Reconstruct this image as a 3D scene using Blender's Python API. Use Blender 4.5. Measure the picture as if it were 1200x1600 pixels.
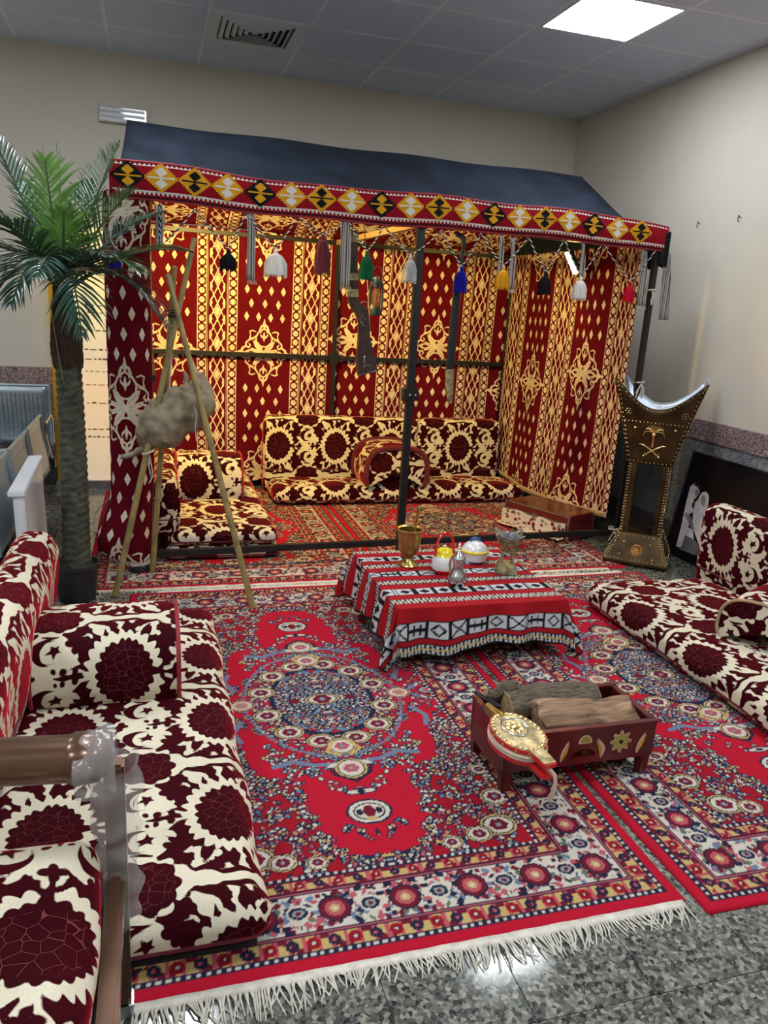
import bpy, bmesh, math, random
import numpy as np
from mathutils import Matrix, Vector, noise
for o in list(bpy.data.objects): bpy.data.objects.remove(o)
scene = bpy.context.scene
COL = scene.collection

# ---------------------------------------------------------------- camera (calibrated from the room's own vanishing lines; metres)
YAW, PITCH, ROLL = math.radians(17.187), math.radians(14.962), math.radians(3.516)
CAMP = np.array([0., 0., 1.5]); FPX = 1200.0            # focal length in pixels of the 1200 x 1600 frame
_fw = np.array([math.sin(YAW) * math.cos(PITCH), math.cos(YAW) * math.cos(PITCH), -math.sin(PITCH)])
_r0 = np.array([math.cos(YAW), -math.sin(YAW), 0.]); _u0 = np.cross(_r0, _fw)
_rt = math.cos(ROLL) * _r0 + math.sin(ROLL) * _u0; _up = -math.sin(ROLL) * _r0 + math.cos(ROLL) * _u0
cam_data = bpy.data.cameras.new('camera'); cam = bpy.data.objects.new('camera', cam_data); COL.objects.link(cam)
cam.matrix_world = Matrix(((_rt[0], _up[0], -_fw[0], CAMP[0]), (_rt[1], _up[1], -_fw[1], CAMP[1]), (_rt[2], _up[2], -_fw[2], CAMP[2]), (0, 0, 0, 1)))
cam_data.sensor_fit = 'VERTICAL'; cam_data.sensor_height = 36.0; cam_data.lens = 36.0 * FPX / 1600.0
cam_data.clip_start = .02
scene.camera = cam

# ---------------------------------------------------------------- world, exposure, lamp strengths
world = bpy.data.worlds.new('world'); scene.world = world; world.use_nodes = True
world.node_tree.nodes['Background'].inputs[0].default_value = (.75, .82, 1, 1)
world.node_tree.nodes['Background'].inputs[1].default_value = .3
scene.view_settings.view_transform = 'Standard'; scene.view_settings.look = 'None'
scene.view_settings.gamma = 1.0; scene.view_settings.use_curve_mapping = False
scene.view_settings.exposure = 0.0
PANEL_STRENGTH = 31.0          # ceiling LED panels (cool white)
FLOOD_STRENGTH = 1900.0         # warm floodlights inside the tent
PANEL_COLOR = (.93, .97, 1.0); FLOOD_COLOR = (1.0, .665, .17)

# measured pixel -> point on a world plane
def _ray(x, y): return _rt * ((x - 600) / FPX) - _up * ((y - 800) / FPX) + _fw
def zp(x, y, z): d = _ray(x, y); return CAMP + d * ((z - CAMP[2]) / d[2])
def yp(x, y, Y): d = _ray(x, y); return CAMP + d * ((Y - CAMP[1]) / d[1])
def xp(x, y, X): d = _ray(x, y); return CAMP + d * ((X - CAMP[0]) / d[0])
# ---------------------------------------------------------------- helpers
OFF = {}
def off(o): return OFF.get(o.name, np.zeros(3)) if o else np.zeros(3)
def tag(o, label=None, cat=None, group=None, kind=None):
    if label: o['label'] = label
    if cat: o['category'] = cat
    if group: o['group'] = group
    if kind: o['kind'] = kind
    return o
def thing(name, label, cat, loc, group=None):
    o = bpy.data.objects.new(name, None); COL.objects.link(o); o.empty_display_size = .05
    o.location = tuple(float(c) for c in loc); OFF[o.name] = np.array([float(c) for c in loc]); return tag(o, label, cat, group)

class MB:
    """collects shapes in world coordinates (through matrix M)"""
    def __init__(s, M=None): s.v, s.f, s.M, s.n = [], [], M, 0
    def put(s, pts, faces):
        if s.M is not None: pts = [s.M @ Vector(p) for p in pts]
        b = len(s.v); s.v += [tuple(p) for p in pts]; s.f += [tuple(i + b for i in f) for f in faces]; return s
    def box(s, x0, x1, y0, y1, z0, z1):
        return s.put([(x, y, z) for z in (z0, z1) for y in (y0, y1) for x in (x0, x1)],
                     [(0, 2, 3, 1), (4, 5, 7, 6), (0, 1, 5, 4), (2, 6, 7, 3), (0, 4, 6, 2), (1, 3, 7, 5)])
    def tube(s, pts, r, n=10, flat=1.0, cap=True, closed=False):
        pts = [Vector(p) for p in pts]; m = len(pts); rs = list(r) if hasattr(r, '__len__') else [r] * m
        vs, fs = [], []; prev = None
        for i, p in enumerate(pts):
            if closed: t = (pts[(i + 1) % m] - pts[i - 1])
            else: t = (pts[min(i + 1, m - 1)] - pts[max(i - 1, 0)])
            t = t.normalized() if t.length > 1e-9 else Vector((0, 0, 1))
            if prev is None:
                a = Vector((0, 0, 1)) if abs(t.z) < .9 else Vector((0, 1, 0)); e1 = (a - t * a.dot(t)).normalized()
            else:
                e1 = prev - t * prev.dot(t); e1 = e1.normalized() if e1.length > 1e-6 else t.orthogonal().normalized()
            prev = e1; e2 = t.cross(e1)
            for k in range(n):
                a = 2 * math.pi * k / n; vs.append(p + (e1 * math.cos(a) + e2 * math.sin(a) * flat) * rs[i])
        for i in range(m if closed else m - 1):
            j = (i + 1) % m
            for k in range(n): fs.append((i * n + k, i * n + (k + 1) % n, j * n + (k + 1) % n, j * n + k))
        if cap and not closed: fs += [tuple(range(n))[::-1], tuple((m - 1) * n + k for k in range(n))]
        return s.put(vs, fs)
    def bar(s, a, b, w, h=None, upv=(0, 0, 1)):
        """square bar from a to b"""
        h = h or w; a, b = Vector(a), Vector(b); t = (b - a).normalized(); u = Vector(upv)
        if abs(t.dot(u)) > .95: u = Vector((0, 1, 0))
        x = t.cross(u).normalized(); u = x.cross(t); vs = []
        for p in (a, b):
            for i, j in ((-1, -1), (1, -1), (1, 1), (-1, 1)): vs.append(p + x * (i * w / 2) + u * (j * h / 2))
        return s.put(vs, [(3, 2, 1, 0), (4, 5, 6, 7), (0, 1, 5, 4), (1, 2, 6, 5), (2, 3, 7, 6), (3, 0, 4, 7)])
    def lathe(s, prof, c=(0, 0, 0), n=32, cap=True):
        vs = [(c[0] + r * math.cos(2 * math.pi * k / n), c[1] + r * math.sin(2 * math.pi * k / n), c[2] + z) for r, z in prof for k in range(n)]; m = len(prof)
        fs = [(i * n + k, i * n + (k + 1) % n, (i + 1) * n + (k + 1) % n, (i + 1) * n + k) for i in range(m - 1) for k in range(n)]
        if cap: fs += [tuple(range(n))[::-1], tuple((m - 1) * n + k for k in range(n))]
        return s.put(vs, fs)
    def ball(s, c, r, n=12, sq=(1, 1, 1)):
        m = max(4, n // 2); vs = [(c[0], c[1], c[2] - r * sq[2])]
        for i in range(1, m):
            a = -math.pi / 2 + math.pi * i / m
            for k in range(n): vs.append((c[0] + r * sq[0] * math.cos(a) * math.cos(2 * math.pi * k / n), c[1] + r * sq[1] * math.cos(a) * math.sin(2 * math.pi * k / n), c[2] + r * sq[2] * math.sin(a)))
        vs.append((c[0], c[1], c[2] + r * sq[2])); fs = [(0, 1 + (k + 1) % n, 1 + k) for k in range(n)]
        for i in range(m - 2):
            for k in range(n): fs.append((1 + i * n + k, 1 + i * n + (k + 1) % n, 1 + (i + 1) * n + (k + 1) % n, 1 + (i + 1) * n + k))
        l = len(vs) - 1; fs += [(l, 1 + (m - 2) * n + k, 1 + (m - 2) * n + (k + 1) % n) for k in range(n)]
        return s.put(vs, fs)
    def prism(s, poly, h0, h1, frame=None):
        """polygon in the local xy plane extruded along z; frame = (origin, ex, ey, ez)"""
        if frame is None: frame = ((0, 0, 0), (1, 0, 0), (0, 1, 0), (0, 0, 1))
        o, ex, ey, ez = [Vector(q) for q in frame]; n = len(poly)
        vs = [o + ex * x + ey * y + ez * h for h in (h0, h1) for x, y in poly]
        fs = [tuple(range(n))[::-1], tuple(range(n, 2 * n))] + [(k, (k + 1) % n, n + (k + 1) % n, n + k) for k in range(n)]
        return s.put(vs, fs)
    def grid(s, rows, closed=False):
        ny, nx = len(rows), len(rows[0]); vs = [p for r in rows for p in r]
        fs = [(j * nx + i, j * nx + (i + 1) % nx, (j + 1) * nx + (i + 1) % nx, (j + 1) * nx + i) for j in range(ny - 1) for i in range(nx if closed else nx - 1)]
        return s.put(vs, fs)
    def build(s, name, mat, parent=None, smooth=35, bevel=0, thick=0):
        me = bpy.data.meshes.new(name); o = off(parent)
        me.from_pydata([(p[0] - o[0], p[1] - o[1], p[2] - o[2]) for p in s.v], [], s.f); me.validate()
        bm = bmesh.new(); bm.from_mesh(me); bmesh.ops.recalc_face_normals(bm, faces=bm.faces)
        if bevel:
            ed = [e for e in bm.edges if len(e.link_faces) == 2 and e.calc_face_angle(0) > .6]
            bmesh.ops.bevel(bm, geom=ed, offset=bevel, segments=2, affect='EDGES', clamp_overlap=True)
        bm.to_mesh(me); bm.free()
        return link(name, me, mat, parent, smooth, thick)
def link(name, me, mat, parent=None, smooth=35, thick=0):
    if mat: me.materials.append(mat)
    if smooth:
        me.polygons.foreach_set('use_smooth', [True] * len(me.polygons)); me.set_sharp_from_angle(angle=math.radians(smooth))
    ob = bpy.data.objects.new(name, me); COL.objects.link(ob)
    if parent: ob.parent = parent; OFF[ob.name] = off(parent)
    if thick: m = ob.modifiers.new('thickness', 'SOLIDIFY'); m.thickness = thick; m.offset = 0
    return ob
def copy_of(ob, loc, parent=None, rot=None):
    c = ob.copy(); COL.objects.link(c)
    if parent: c.parent = parent
    c.location = tuple(loc)
    if rot is not None: c.rotation_euler = rot
    return c
def np_mesh(name, V, Fq, attrs, mat, parent=None, smooth=60, thick=0):
    """fast mesh from arrays, with per-vertex attributes: (n,) float or (n,3) colour"""
    V = np.asarray(V, float) - off(parent); n, m = len(V), len(Fq)
    me = bpy.data.meshes.new(name); me.vertices.add(n); me.vertices.foreach_set('co', V.astype(np.float32).ravel())
    me.loops.add(m * 4); me.loops.foreach_set('vertex_index', np.asarray(Fq, np.int32).ravel())
    me.polygons.add(m); me.polygons.foreach_set('loop_start', np.arange(m, dtype=np.int32) * 4)
    me.update(calc_edges=True)
    for k, a in attrs.items():
        a = np.asarray(a)
        if a.ndim == 1: at = me.attributes.new(k, 'FLOAT', 'POINT'); at.data.foreach_set('value', a.astype(np.float32))
        else:
            at = me.attributes.new(k, 'FLOAT_COLOR', 'POINT'); at.data.foreach_set('color', np.concatenate([a, np.ones((n, 1))], 1).astype(np.float32).ravel())
    if mat: me.materials.append(mat)
    if smooth: me.polygons.foreach_set('use_smooth', np.ones(m, bool))
    ob = bpy.data.objects.new(name, me); COL.objects.link(ob)
    if parent: ob.parent = parent; OFF[ob.name] = off(parent)
    if thick: md = ob.modifiers.new('thickness', 'SOLIDIFY'); md.thickness = thick; md.offset = -1
    return ob
def quads(ny, nx, base=0):
    j, i = np.meshgrid(np.arange(ny - 1), np.arange(nx - 1), indexing='ij'); a = base + j * nx + i
    return np.stack([a, a + 1, a + nx + 1, a + nx], -1).reshape(-1, 4)
def soft_box(dx, dy, dz, r, step):
    """rounded box centred in x, y on z = 0; returns points, quads and unwrapped (u, v)"""
    hx, hy = dx / 2, dy / 2; Vs, Us, Fs, b = [], [], [], 0
    nx, ny, nz = max(3, int(dx / step)), max(3, int(dy / step)), max(4, int(dz / step))
    lx, ly, lz = np.linspace(-hx, hx, nx + 1), np.linspace(-hy, hy, ny + 1), np.linspace(0, dz, nz + 1)
    def add(A, B, make, uv, flip):
        nonlocal b
        p, q = np.meshgrid(A, B); P = np.stack(make(p, q), -1).reshape(-1, 3); Vs.append(P); Us.append(np.stack(uv(p, q), -1).reshape(-1, 2))
        f = quads(len(B), len(A), b); Fs.append(f[:, ::-1] if flip else f); b += len(P)
    one = lambda p, v: np.full(p.shape, v)
    add(lx, ly, lambda p, q: (p, q, one(p, dz)), lambda p, q: (p, q), False)
    add(lx, lz, lambda p, q: (p, one(p, -hy), q), lambda p, q: (p, -hy - (dz - q)), False)
    add(lx, lz, lambda p, q: (p, one(p, hy), q), lambda p, q: (p, hy + (dz - q)), True)
    add(ly, lz, lambda p, q: (one(p, -hx), p, q), lambda p, q: (-hx - (dz - q), p), True)
    add(ly, lz, lambda p, q: (one(p, hx), p, q), lambda p, q: (hx + (dz - q), p), False)
    add(np.linspace(-hx, hx, 9), np.linspace(-hy, hy, 9), lambda p, q: (p, q, one(p, 0.)), lambda p, q: (p, q), True)
    V = np.concatenate(Vs); U = np.concatenate(Us); F = np.concatenate(Fs)
    inner = np.clip(V, [-hx + r, -hy + r, r], [hx - r, hy - r, dz - r]); d = V - inner; L = np.linalg.norm(d, axis=1, keepdims=True)
    V = np.where(L > 1e-9, inner + d / np.maximum(L, 1e-9) * r, V)
    _, first, inv = np.unique(np.round(V, 5), axis=0, return_index=True, return_inverse=True); inv = inv.reshape(-1)
    F = inv[F]; ok = (F[:, 0] != F[:, 1]) & (F[:, 1] != F[:, 2]) & (F[:, 2] != F[:, 3]) & (F[:, 3] != F[:, 0]) & (F[:, 0] != F[:, 2]) & (F[:, 1] != F[:, 3])
    return V[first], F[ok], U[first]
def lowfreq(P, s, seed=0):
    rng = np.random.RandomState(seed); out = np.zeros(len(P))
    for _ in range(7):
        k = rng.normal(0, 1, P.shape[1]) * s; out += np.sin(P @ k + rng.uniform(0, 6.28))
    return out / 4
def xform(V, loc, rz=0, rx=0, ry=0):
    M = Matrix.Translation(Vector(tuple(float(c) for c in loc))) @ Matrix.Rotation(rz, 4, 'Z') @ Matrix.Rotation(ry, 4, 'Y') @ Matrix.Rotation(rx, 4, 'X')
    M = np.array(M); return V @ M[:3, :3].T + M[:3, 3]
def frame_at(loc, rz=0, rx=0, ry=0): return Matrix.Translation(Vector(tuple(float(c) for c in loc))) @ Matrix.Rotation(rz, 4, 'Z') @ Matrix.Rotation(ry, 4, 'Y') @ Matrix.Rotation(rx, 4, 'X')
# ---------------------------------------------------------------- pattern drawing (numpy, baked to vertex attributes)
def smin_disc(S, U, V, pu, pv, cx, cy, r, ax=1.0, ay=1.0):
    """union a (possibly elliptical) periodic disc into signed field S (negative = inside)"""
    du = (U - cx + pu / 2) % pu - pu / 2
    dv = (V - cy + pv / 2) % pv - pv / 2
    np.minimum(S, (np.sqrt((du / ax) ** 2 + (dv / ay) ** 2) - r) * min(ax, ay), out=S)

class Field:
    """periodic two-tone drawing as a signed distance field in metres"""
    def __init__(s, pu, pv, step):
        s.pu, s.pv = pu, pv
        s.nu, s.nv = int(round(pu / step)), int(round(pv / step))
        s.U, s.V = np.meshgrid((np.arange(s.nu) + .5) * pu / s.nu, (np.arange(s.nv) + .5) * pv / s.nv)
        s.S = np.full(s.U.shape, .05)
    def loc(s, cx, cy):
        return (s.U - cx + s.pu / 2) % s.pu - s.pu / 2, (s.V - cy + s.pv / 2) % s.pv - s.pv / 2
    def add(s, d): np.minimum(s.S, d, out=s.S)
    def cut(s, d): np.maximum(s.S, -d, out=s.S)
    def disc(s, cx, cy, r, op='add'):
        du, dv = s.loc(cx, cy); getattr(s, op)(np.hypot(du, dv) - r)
    def flower(s, cx, cy, ru, rv, n, amp, ph=0., op='add', sharp=1.0):
        du, dv = s.loc(cx, cy); th = np.arctan2(dv / rv, du / ru)
        rr = 1 + amp * (np.abs(np.cos(n * th / 2 + ph)) ** sharp - .5)
        getattr(s, op)((np.hypot(du / ru, dv / rv) - rr) * min(ru, rv))
    def stroke(s, pts, op='add', n=14):
        """pts: (x, y, r) control points joined by tapering capsules"""
        for (x0, y0, r0), (x1, y1, r1) in zip(pts, pts[1:]):
            du, dv = s.loc(x0, y0); ex, ey = x1 - x0, y1 - y0; L = ex * ex + ey * ey + 1e-12
            t = np.clip((du * ex + dv * ey) / L, 0, 1)
            getattr(s, op)(np.hypot(du - t * ex, dv - t * ey) - (r0 + (r1 - r0) * t))
    def star(s, cx, cy, r, rot=0.):
        du, dv = s.loc(cx, cy); th = np.arctan2(dv, du) + rot; k = 2 * math.pi / 5
        a = np.abs((th + k / 2) % k - k / 2); R = np.hypot(du, dv)
        # edge from tip (r,0) to inner corner (.42r at 36deg)
        x, y = R * np.cos(a), R * np.sin(a); qx, qy = .42 * r * math.cos(k / 2), .42 * r * math.sin(k / 2)
        ex, ey = qx - r, qy; s.add(((x - r) * (-ey) + y * ex) / math.hypot(ex, ey) * -1.0)
    def poly(s, pts, op='add'):
        """convex polygon, counter-clockwise"""
        cx = sum(p[0] for p in pts) / len(pts); cy = sum(p[1] for p in pts) / len(pts)
        du, dv = s.loc(cx, cy); D = np.full(du.shape, -1.)
        for (x0, y0), (x1, y1) in zip(pts, pts[1:] + pts[:1]):
            ex, ey = x1 - x0, y1 - y0; l = math.hypot(ex, ey)
            D = np.maximum(D, ((du + cx - x0) * ey - (dv + cy - y0) * ex) / l)
        getattr(s, op)(D)
    def sample(s, u, v):
        x = (u / s.pu * s.nu - .5) % s.nu; y = (v / s.pv * s.nv - .5) % s.nv
        i = np.floor(x).astype(int); j = np.floor(y).astype(int); fx, fy = x - i, y - j
        i1, j1 = (i + 1) % s.nu, (j + 1) % s.nv; i %= s.nu; j %= s.nv
        return (s.S[j, i] * (1 - fx) + s.S[j, i1] * fx) * (1 - fy) + (s.S[j1, i] * (1 - fx) + s.S[j1, i1] * fx) * fy

def rot_pts(pts, a, sx=1, ox=0, oy=0, k=1.0, sy=1):
    c, s = math.cos(a), math.sin(a)
    return [(ox + k * (c * x * sx - s * y * sy), oy + k * (s * x * sx + c * y * sy), r * k) for x, y, r in pts]

def damask_field():
    P, Q2 = .46, .48; Q = Q2 / 2
    F = Field(P, Q2, .0025); h = P / 2
    # foliage masses mirrored about v = 0: acanthus leaves around the ring
    F.flower(0, 0, .160, .180, 16, .30, .5, 'add', 1.6)
    for my in (1, -1):
        for mx in (1, -1):
            F.stroke([(mx * .185, my * .055, 0.0084), (mx * .155, my * .062, 0.0098), (mx * .135, my * .085, 0.0084), (mx * .128, my * .105, 0.0056)], 'cut')
            F.stroke([(mx * .150, my * .165, 0.0126), (mx * .118, my * .150, 0.0084), (mx * .105, my * .125, 0.0056)], 'cut')
            F.stroke([(mx * .075, my * .215, 0.0112), (mx * .062, my * .180, 0.0098), (mx * .050, my * .150, 0.0056)], 'cut')
            F.stroke([(mx * .175, my * .012, 0.0084), (mx * .148, my * .018, 0.0084), (mx * .120, my * .010, 0.0056)], 'cut')
            F.disc(mx * .150, my * .115, .010, 'cut'); F.disc(mx * .088, my * .172, .009, 'cut')
    leaf = [(0, 0, .006), (.03, .008, .017), (.06, .0, .019), (.09, -.012, .012), (.115, -.03, .003)]
    lobes = [(.03, .022, .013), (.055, .022, .014), (.08, .012, .012), (.03, -.016, .012), (.058, -.022, .012), (.012, .014, .01)]
    for my in (1, -1):
        for ox, oy, a, k, mx in ((.130, .060, 1.25, 1.0, 1), (-.130, .060, 1.25, 1.0, -1), (.105, .150, .35, .95, 1), (-.105, .150, .35, .95, -1),
                                 (.03, .165, 1.0, .62, 1), (-.03, .165, 1.0, .62, -1), (h - .075, .035, .1, .55, -1)):
            tr = lambda p: [((mx * x) + 0, my * y, r) for x, y, r in rot_pts(p, a, 1, abs(ox), oy, k)] if mx * ox >= 0 else [(ox + mx * (x - 0), my * y, r) for x, y, r in rot_pts(p, a, 1, 0, oy, k)]
            F.stroke(tr(leaf))
            for x, y, r in tr(lobes): F.disc(x, y, r)
        # bird-like curl and scroll
        F.stroke([(h + .03, my * .160, .004), (h + .055, my * .148, .011), (h + .085, my * .128, .008), (h + .098, my * .104, .003)])
        F.disc(h + .026, my * .163, .0085)
        F.stroke([(h - .10, my * .19, .003), (h - .115, my * .165, .008), (h - .105, my * .135, .010), (h - .08, my * .122, .003)])
        F.stroke([(.0, my * .215, .012), (.035, my * .222, .008), (.06, my * .212, .004)])
        F.stroke([(.0, my * .215, .012), (-.035, my * .222, .008), (-.06, my * .212, .004)])
        # crescent and star
        F2 = F.S.copy(); F.S[:] = .05
        F.disc(h - .012, my * .083, .046); F.cut(np.hypot(*F.loc(h + .006, my * .083)) - .037); cres = F.S.copy()
        F.S = F2; F.cut(np.hypot(*F.loc(h - .006, my * .083)) - .053); F.add(cres)
        F.star(h + .013, my * .083, .030, 0.35 * my)
    # trefoils on the axis
    for cx, sg in ((h - .085, 1), (h + .095, -1)):
        F.disc(cx, 0, .012); F.disc(cx + sg * .018, .016, .0115); F.disc(cx + sg * .018, -.016, .0115); F.disc(cx + sg * .030, 0, .0105)
    F.stroke([(h + .01, 0, .004), (h + .05, 0, .011), (h + .07, 0, .003)])
    for my in (1, -1): F.disc(h + .04, my * .020, .0095); F.disc(h + .012, my * .022, .0075)
    # ring of bare ground with flame edge, then the spiky bloom
    F.flower(0, 0, .117, .144, 26, .20, .3, 'cut', .8)
    F.flower(0, 0, .086, .110, 22, .15, 0, 'add', .8)
    # the rose between, lobed, with bare ground about it
    F.flower(h, Q, .106, .094, 14, .16, .2, 'cut')
    F.flower(h, Q, .090, .078, 10, .18, 0, 'add')
    for sx in (-1, 1): F.disc(h + sx * .052, Q + .052, .015); F.disc(h + sx * .052, Q - .052, .015)
    # peahens with crests and curling tendrils in the bare ground beside the rose
    for my in (1, -1):
        for mx in (1, -1):
            bx, by = h + mx * .128, Q + my * .030
            F.stroke([(bx - mx * .012, by + my * .004, .004), (bx, by, .0085), (bx + mx * .020, by + my * .008, .0075), (bx + mx * .042, by + my * .022, .003)])
            F.stroke([(bx - mx * .012, by + my * .004, .004), (bx - mx * .018, by + my * .014, .005)])
            for k in range(3): F.disc(bx - mx * (.024 - .004 * k), by + my * (.016 + .006 * k), .0022)
            F.stroke([(h + mx * .064, Q + my * .086, .003), (h + mx * .082, Q + my * .096, .006), (h + mx * .100, Q + my * .090, .007), (h + mx * .106, Q + my * .076, .003)])
        F.stroke([(h - .03, Q + my * .098, .003), (h, Q + my * .104, .007), (h + .03, Q + my * .098, .003)])
    # a bud that opens the ring on one side, as the woven bloom is not closed
    F.stroke([(.080, 0, .018), (.108, 0, .012), (.128, 0, .006), (.145, 0, .002)]); F.disc(.118, .014, .007); F.disc(.118, -.014, .007)
    # gentle irregularity of the weave
    u, v = F.U, F.V; w = 2 * math.pi; f = F.S.copy(); G = Field(P, Q2, .0025); G.S = f
    F.S = G.sample(u + .0040 * np.sin(w * (3 * v / Q2)) * np.cos(w * 4 * u / P) + .0022 * np.sin(w * (9 * u / P)), v + .0042 * np.sin(w * (4 * u / P)) * np.cos(w * 3 * v / Q2) + .0020 * np.sin(w * 11 * v / Q2))
    V = Field(P, Q2, .0025); V.flower(0, 0, .070, .095, 22, .1); V.flower(h, Q, .080, .066, 10, .1)
    return F, V

def curtain_field():
    PU, PV = .725, .885           # wide strip .42 + narrow strip .305
    F = Field(PU, PV, .0025); W = .42; c = W / 2
    U, V = F.U, F.V
    def dia(cx, cy, w, hgt, op='add'):
        du, dv = F.loc(cx, cy); getattr(F, op)((np.abs(du) / w + np.abs(dv) / hgt - 1) * min(w, hgt) * .85)
    # staggered diamonds in the wide strip
    for k in range(5):
        y = .255 + .0935 * k
        n = (4, 3)[k % 2]
        for i in range(n):
            x = c + (i - (n - 1) / 2) * (.093 if n == 4 else .104)
            dia(x, y, .0195, .034)
    # medallion centred at v = 0: outline scrolls plus filled leaves
    m = Field(PU, PV, .0025); m.S[:] = .05
    def both(pts, op='add'):
        for sx in (1, -1):
            for sy in (1, -1): F.stroke([(c + sx * x, sy * y, r) for x, y, r in pts], op)
    F.cut(np.maximum(np.abs(F.loc(c, 0)[0]) / .165 + np.abs(F.loc(c, 0)[1]) / .30 - 1, 0 * U - 1) * .12)
    both([(0, .245, .002), (0, .205, .011), (0, .180, .006)])
    both([(.0, .205, .006), (.022, .190, .008), (.034, .165, .006), (.022, .148, .004)])
    both([(0, .175, .005), (.040, .150, .006), (.064, .112, .0065), (.058, .075, .006), (.030, .052, .005), (0, .045, .005)])
    both([(.064, .150, .004), (.090, .158, .005), (.112, .150, .005), (.104, .125, .004), (.112, .100, .005), (.088, .104, .004), (.066, .118, .004)])
    both([(.080, .100, .005), (.112, .092, .006), (.140, .070, .006), (.140, .045, .006), (.118, .035, .006), (.105, .052, .005), (.120, .066, .003)])
    both([(.140, .045, .006), (.168, .028, .008), (.172, .008, .010), (.190, .0, .012), (.205, 0, .006)])
    both([(.095, .018, .004), (.120, .012, .008), (.150, 0, .006), (.172, 0, .006)])
    # four-leaf centre
    both([(0, 0, .006), (.028, .030, .018), (.054, .058, .020), (.078, .082, .006)])
    both([(0, 0, .006), (.045, .010, .012), (.085, .020, .012), (.100, .03, .004)])
    both([(0, .085, .003), (0, .115, .010), (0, .150, .003)]); both([(0, .10, .003), (.022, .122, .006), (.030, .14, .002)])
    both([(.012, .018, .0016), (.058, .064, .0016)], 'cut'); both([(.016, .006, .0016), (.085, .022, .0016)], 'cut')
    # narrow strip: rule lines, chain of buds, lattice with filled lozenges
    def vline(x, w):
        du = F.loc(x, 0)[0]; F.add(np.abs(du) - w)
    for x in (W + .004, W + .068, PU - .068, PU - .004): vline(x, .0032)
    for x in (W + .080, PU - .080): vline(x, .0022)
    nb = 14
    for x in (W + .036, PU - .036):
        for k in range(nb):
            y = (k + .5) * PV / nb; F.disc(x, y, .0205)
            F.disc(x - .022, y + PV / nb / 2, .0085); F.disc(x + .022, y + PV / nb / 2, .0085)
            F.disc(x + .006, y + .005, .004, 'cut')
    L = W + .1525; hw = .058; nl = 8; ph = PV / nl
    du = np.abs(F.loc(L, 0)[0]); dv = (F.V % ph) - ph / 2
    ins = du < hw
    a = np.abs(((F.V / ph + du / hw) + .5) % 1 - .5) * ph; b = np.abs(((F.V / ph - du / hw) + .5) % 1 - .5) * ph
    sl = math.cos(math.atan(ph / hw))
    F.add(np.where(ins, np.minimum(a, b) * sl - .0040, .05))
    for k in range(nl):
        dia(L, (k + .5) * ph if k % 2 else (k + .5) * ph, hw * .33, ph * .33) if k % 2 == 0 else None
        for s in (-1, 1): F.poly([(L + s * hw * (1 if s > 0 else 1), k * ph + ph * .0 - ph * .36), (L + s * hw * (1 if s > 0 else .35), k * ph), (L + s * hw, k * ph + ph * .36)] if s < 0 else [(L + hw, k * ph - ph * .36), (L + hw, k * ph + ph * .36), (L + hw * .35, k * ph)]) if False else None
    F.add(np.where((du > hw * .62) & (du < hw), np.maximum(np.abs(((F.V / ph) + .5) % 1 - .5) * ph - (du / hw - .62) * ph * .9, hw * -1) , .05))
    return F

# rug palette (linear)
RP = dict(red=(.44, .007, .026), dred=(.30, .006, .016), navy=(.012, .016, .045), white=(.56, .52, .45), blue=(.13, .19, .29), gold=(.50, .36, .14),
          rose=(.42, .09, .11), maroon=(.14, .008, .022), green=(.11, .15, .09), grey=(.26, .28, .30), sal=(.52, .20, .12), black=(.010, .010, .018))

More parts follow.
